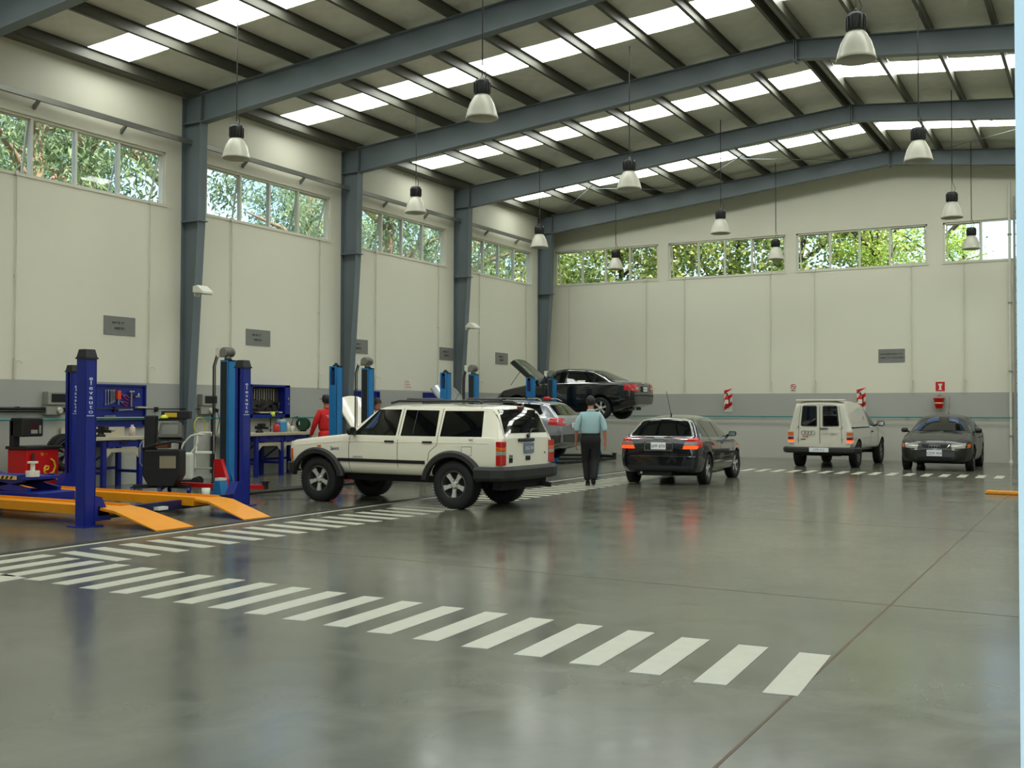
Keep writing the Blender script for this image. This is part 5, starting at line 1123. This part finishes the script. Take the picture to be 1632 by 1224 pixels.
def person(label, loc, rz, H, shirt, trousers, shoes, stride=.0, arm=(.0, .0), sleeve='short', head_tilt=.0, cap=None, belt=True, collar=True):
    # local: faces +y, x to its right; z up
    k = H/1.72; t = thing('person', label, 'person', loc, rz)
    S = lambda *a: tuple(v*k for v in a)
    hx = .095; st = stride
    hip, kneeL, ankL = .92, (-.09, .05+st*.25, .50), (-.055, -.02+st*.5, .09)
    kneeR, ankR = (.09, .05-st*.18, .50), (.055, -.04-st*.62, .10+abs(st)*.06)
    sh = 1.40; hz = 1.52
    elb = [(-.275, -.03+arm[0]*.5, 1.12), (.275, -.03+arm[1]*.5, 1.12)]
    wri = [(-.285, .03+arm[0]*1.3, .87), (.285, .03+arm[1]*1.3, .87)]
    ht = head_tilt
    body = [S(0, 0, 1.30, .10, .09), S(0, 0, sh+.03, .07, .065), S(0, .015+ht*.2, 1.50, .052, .055), S(0, .03+ht*.7, 1.56, .062, .075), S(0, .035+ht, 1.635, .074, .092), S(0, .025+ht*1.2, 1.70, .045, .06)]
    e = line_e(range(6)); B = body[:]
    for s, (el, wr) in enumerate(zip(elb, wri)):
        i = len(B); sx = -1 if s == 0 else 1
        B += [S(sx*.16, 0, sh-.05, .045), S(sx*.225, -.01, 1.33, .05), S(*el, .04), S(el[0]*.5+wr[0]*.5, el[1]*.5+wr[1]*.5, el[2]*.5+wr[2]*.5, .036), S(*wr, .026, .022)]
        e += [(1, i)]+line_e(range(i, i+5))
        d = V((wr[0]-el[0], wr[1]-el[1], wr[2]-el[2])).normalized()
        p = V(wr)+d*.05; B.append(S(*p, .023, .038)); e.append((i+4, i+5))
        p2 = V(wr)+d*.095; B.append(S(*p2, .019, .042)); e.append((i+5, i+6)); pal = i+6
        for f, L in zip((-.028, -.010, .010, .027), (.062, .075, .07, .055)):
            a = p2+V((0, f, 0))+d*.02; b_ = a+d*L*.5+V((-sx*.008, 0, 0)); c_ = b_+d*L*.5+V((-sx*.022, 0, 0))
            j = len(B); B += [S(*a, .0095), S(*b_, .009), S(*c_, .007)]; e += [(pal, j), (j, j+1), (j+1, j+2)]
        th = V(wr)+d*.04+V((-sx*.012, .035, 0)); th2 = th+d*.04+V((-sx*.012, .014, 0)); j = len(B); B += [S(*th, .011), S(*th2, .009)]; e += [(i+5, j), (j, j+1)]
    bo = skinned('body', B, e, SKIN, t, 1)
    # face: nose, mouth, eyes, ears
    fy = .035+ht
    hd = MB().prism([(-.012, -.02), (.012, -.02), (.004, .028), (-.004, .028)], 0, .022, Matrix.Translation(S(0, fy+.078, 1.615)))
    hd.build('nose', SKIN, t)
    for sx in (-1, 1):
        MB().lathe([(0, -.02*k), (.014*k, 0), (0, .02*k)], 8, M=Matrix.Translation(S(sx*.076, fy-.005, 1.615))).build('ear', SKIN, t)
        MB().lathe([(0, -.007*k), (.009*k, 0), (0, .007*k)], 8, M=Matrix.Translation(S(sx*.03, fy+.078, 1.64))).build('eye', DARK, t)
    MB().box(-.024*k, .024*k, (fy+.08)*k, (fy+.086)*k, 1.572*k, 1.58*k).build('mouth', mat('lips', (130, 66, 56), .5), t)
    hp = [(1., -.55), (1.04, -.25), (1.03, .1), (.93, .42), (.7, .74), (.38, .95), (0, 1.02)]
    MB().lathe([(r*.088*k, h_*.105*k) for r, h_ in hp], 20, M=Matrix.Translation(S(0, fy-.022, 1.665)) @ Matrix.Rotation(.28, 4, 'X') @ Matrix.Diagonal((1, 1.16, 1, 1))).build('hair', HAIR, t)
    if cap:
        MB().lathe([(.098*k, 1.66*k), (.098*k, 1.70*k), (.08*k, 1.75*k), (.03*k, 1.77*k), (0, 1.772*k)], 18, M=Matrix.Translation((0, (fy-.01)*k, 0))).prism([(-.07*k, 1.665*k), (.07*k, 1.665*k), (.07*k, 1.675*k), (-.07*k, 1.675*k)], (fy+.05)*k, (fy+.17)*k).build('cap', cap, t)
    # shirt: torso and sleeves in one surface
    T = [S(0, 0, .97, .185, .125), S(0, 0, 1.06, .205, .145), S(0, -.005, 1.22, .215, .145), S(0, -.005, 1.36, .20, .13), S(0, 0, 1.45, .085, .075)]; e = line_e(range(5))
    for s, (el, wr) in enumerate(zip(elb, wri)):
        sx = -1 if s == 0 else 1; i = len(T)
        T += [S(sx*.165, -.005, 1.385, .072, .075), S(sx*.23, -.015, 1.28, .068, .07), S(*el, .06, .062)]
        f = .22 if sleeve == 'short' else .9
        T.append(S(el[0]+(wr[0]-el[0])*f, el[1]+(wr[1]-el[1])*f, el[2]+(wr[2]-el[2])*f, .056 if sleeve == 'short' else .04)); e += [(3, i)]+line_e(range(i, i+4))
    skinned('shirt', T, e, shirt, t)
    if collar: MB().lathe([(.062*k, 0), (.075*k, .0), (.068*k, .045*k), (.06*k, .045*k), (.062*k, 0)], 18, M=Matrix.Translation(S(0, .008, 1.455))).build('collar', shirt, t)
    # trousers
    Q = [S(0, 0, 1.025, .20, .138), S(0, -.005, .95, .21, .15), S(0, -.01, .87, .20, .15)]; e = [(0, 1), (1, 2)]
    for sx, kn, an in ((-1, kneeL, ankL), (1, kneeR, ankR)):
        i = len(Q); Q += [S(sx*.095, -.005, .80, .115, .12), S(kn[0]*.95, kn[1]*.5, .64, .105, .11), S(*kn, .09, .09), S((kn[0]+an[0])/2, (kn[1]+an[1])/2-.015, (kn[2]+an[2])/2, .078, .082), S(an[0], an[1], an[2]+.0, .07, .075)]
        e += [(2, i)]+line_e(range(i, i+5))
    skinned('trousers', Q, e, trousers, t)
    if belt: MB().lathe([(1.0, -.018), (1.0, .018)], 24, M=Matrix.Translation(S(0, 0, 1.012)) @ Matrix.Diagonal((.19*k, .132*k, 1, 1))).build('belt', BLACK, t)
    for an in (ankL, ankR):
        lift = an[2]-.09
        skinned('shoe', [S(an[0], an[1]-.04, .045+lift, .045, .042), S(an[0], an[1]+.06, .04+lift*.6, .045, .038), S(an[0]*1.08, an[1]+.15, .03+lift*.3, .04, .028), S(an[0], an[1], .08+lift, .042, .042)], [(0, 1), (1, 2), (0, 3)], shoes, t, 1)
    return t
SHIRT = mat('pale_blue_shirt', (160, 190, 194), .8, var=.06, bump=.3, bscale=14)
person('man in pale blue shirt and black trousers walking away along the striped lane', (7.56, 18.17, 0), .42, 1.60, SHIRT, mat('black_trousers', (17, 16, 17), .8), BLACK, stride=.22, arm=(.02, -.06), head_tilt=.05)
REDC = mat('red_overall', (206, 26, 24), .75, bump=.25, bscale=14)
person('mechanic in red overall with dark cap standing behind the blue lift post', (1.95, 17.62, 0), 1.15, 1.64, REDC, REDC, BLACK, arm=(.12, .14), sleeve='long', cap=BLACK, belt=False)
rp = bpy.data.objects['person.001']
MB().box(-.09, .09, -.158, -.146, 1.25, 1.262).box(-.07, .07, -.158, -.146, 1.22, 1.232).build('back_print', WHITEP, rp)
person('dark haired person in navy top, mostly hidden behind the white off-roader', (1.75, 19.62, 0), -1.9, 1.60, mat('navy_top', (30, 36, 60), .8), mat('navy_trousers', (26, 28, 44), .8), BLACK, arm=(.1, .1), sleeve='long', belt=False)

# ------------------------------------------------------------------ trees outside the windows
def leaf_mat(name, c0, c1, tr):
    m = bpy.data.materials.new(name); m.use_nodes = True; n = m.node_tree.nodes; l = m.node_tree.links; n.clear()
    o = n.new('ShaderNodeOutputMaterial'); d = n.new('ShaderNodeBsdfDiffuse'); t = n.new('ShaderNodeBsdfTranslucent'); mx = n.new('ShaderNodeMixShader'); g = n.new('ShaderNodeNewGeometry')
    cm = n.new('ShaderNodeMix'); cm.data_type = 'RGBA'; cm.inputs[6].default_value = lin(c0)+(1,); cm.inputs[7].default_value = lin(c1)+(1,)
    l.new(g.outputs['Random Per Island'], cm.inputs[0]); l.new(cm.outputs[2], d.inputs[0]); l.new(cm.outputs[2], t.inputs[0]); mx.inputs[0].default_value = tr
    l.new(d.outputs[0], mx.inputs[1]); l.new(t.outputs[0], mx.inputs[2]); l.new(mx.outputs[0], o.inputs[0]); return m
GUM = leaf_mat('gum_leaf', (96, 122, 84), (176, 192, 146), .4); BROAD = leaf_mat('broad_leaf', (92, 122, 50), (214, 216, 140), .4); LIME = leaf_mat('lime_leaf', (120, 160, 60), (216, 224, 130), .5)
BARK = mat('pale_bark', (148, 122, 98), .9, var=.35, scale=3, bump=.4, bscale=12); BARK2 = mat('brown_bark', (82, 66, 48), .9, var=.3, scale=4)
def foliage_mesh(seed, R, Hh, n, L, W, droop, clumps, m):
    r = random.Random(seed); b = MB(); cs = []
    for _ in range(clumps):
        a, q, z = r.uniform(0, 2*PI), math.sqrt(r.random())*R, r.uniform(-Hh, Hh); f = math.sqrt(max(.1, 1-(z/Hh)**2*.8)); cs.append((V((math.cos(a)*q*f, math.sin(a)*q*f, z)), r.uniform(.45, .95)))
    for _ in range(n):
        c, cr = r.choice(cs); d = V((r.gauss(0, 1), r.gauss(0, 1), r.gauss(0, .8)))*cr*.55; p = c+d
        ax = V((r.gauss(0, 1), r.gauss(0, 1), r.gauss(0, .5)-droop)).normalized(); sd = ax.cross(V((r.gauss(0, 1), r.gauss(0, 1), r.gauss(0, 1)))).normalized(); s = r.uniform(.7, 1.3)
        b.add([p, p+ax*L*s*.45+sd*W*s*.5, p+ax*L*s, p+ax*L*s*.45-sd*W*s*.5], [(0, 1, 2, 3)])
    return b.mesh('foliage', m)
def trunk_mesh(seed, H, r0, lean, m, nb):
    r = random.Random(seed); b = MB(); pts = []; x = y = 0
    for i in range(8): pts.append((x, y, H*i/7)); x += lean*H/7+r.uniform(-.12, .12); y += r.uniform(-.15, .15)
    for i, (p, q) in enumerate(zip(pts, pts[1:])): b.cyl(p, q, r0*(1-i*.1), r0*(1-(i+1)*.1), n=10, cap=False)
    for k in range(nb):
        p = V(pts[r.randint(3, 6)]); a = r.uniform(0, 2*PI); q = p+V((math.cos(a)*1.0, math.sin(a)*1.0, r.uniform(.5, 1.2))); q2 = q+V((math.cos(a)*1.2, math.sin(a)*1.2, r.uniform(.2, .9)))
        b.cyl(p, q, r0*.4, r0*.28, n=7, cap=False).cyl(q, q2, r0*.28, r0*.1, n=7, cap=False)
    return b.mesh('trunk', m)
FM = {'gum': [foliage_mesh(s, 2.3, 2.2, 6500, .18, .05, .9, 24, GUM) for s in (1, 2)], 'bush': [foliage_mesh(s, 2.2, 2.6, 7000, .16, .11, .25, 40, BROAD) for s in (3, 4)], 'lime': [foliage_mesh(5, 1.9, 1.8, 3000, .17, .1, .3, 22, LIME)]}
TM = {'gum': [trunk_mesh(s, 10, .3, .06*(-1)**s, BARK, 7) for s in (1, 2)], 'bush': [trunk_mesh(3, 6, .14, 0, BARK2, 5)], 'lime': [trunk_mesh(4, 7, .12, 0, BARK2, 5)]}
TC = [0]
def tree(kind, x, y, zc, sc, label, group):
    t = thing('gum_tree' if kind == 'gum' else 'leafy_tree', label, 'tree', (x, y, -.05), random.uniform(0, 6.28), group); TC[0] += 1
    f = bpy.data.objects.new('foliage', FM[kind][TC[0] % len(FM[kind])]); COL.objects.link(f); f.parent = t; f.location = (0, 0, zc); f.scale = (sc, sc, sc); f['kind'] = 'stuff'
    k = bpy.data.objects.new('trunk', TM[kind][TC[0] % len(TM[kind])]); COL.objects.link(k); k.parent = t; k.scale = (1, 1, zc/7 if kind == 'gum' else zc/5.5)
for x, y, z, s, lab in [(-3.4, 14.6, 7.0, 1.0, 'gum tree with peeling pale trunk outside the nearest left window'), (-4.6, 17.6, 7.6, 1.1, 'gum tree filling the right panes of the nearest left window'), (-7.5, 15.5, 7.2, 1.2, 'gum tree farther back behind the nearest left window'), (-7.5, 18.6, 7.4, 1.1, 'gum tree behind the column right of the nearest left window'),
   (-4.2, 19.9, 8.3, .95, 'gum tree with high thin crown outside second left window'), (-10, 31.5, 7.2, 1.1, 'distant gum tree low in second left window'), (-5.5, 29.4, 7.2, 1.2, 'gum tree in the right pane of the second left window'), (-5.0, 33.8, 7.6, 1.2, 'leaning gum tree outside the third left window'), (-8.5, 38.5, 8.0, 1.4, 'gum tree farther back behind the third left window')]:
    tree('gum', x, y, z, s, lab, 'gum trees beyond the left windows')
for x, y, z, s, lab in [(-3.2, 37.5, 7.3, 1.15, 'sunlit bushy tree outside the fourth left window'), (-5.0, 42.5, 7.6, 1.25, 'bushy tree farther back outside fourth left window'), (.6, 36.2, 6.6, 1.0, 'sunlit bushy tree in first pane of first back window'), (2.6, 35.6, 6.6, 1.05, 'bushy tree in last panes of first back window'), (4.9, 36.4, 6.8, 1.05, 'bushy tree in first panes of second back window'), (7.1, 35.8, 6.7, 1.0, 'darker bushy tree in last pane of second back window'), (8.5, 37.6, 6.2, .8, 'loose dark tree in first pane of third back window')]:
    tree('bush', x, y, z, s, lab, 'bushy trees beyond the back wall')
for x, y, z, s, lab in [(9.75, 35.2, 6.8, .66, 'lime green tree in the middle of the third back window'), (11.05, 36.6, 7.0, .62, 'lime green tree in last pane of third back window'), (11.9, 37.5, 6.2, .36, 'wispy lime green tree in first pane of fourth back window')]:
    tree('lime', x, y, z, s, lab, 'lime green trees beyond the back wall')
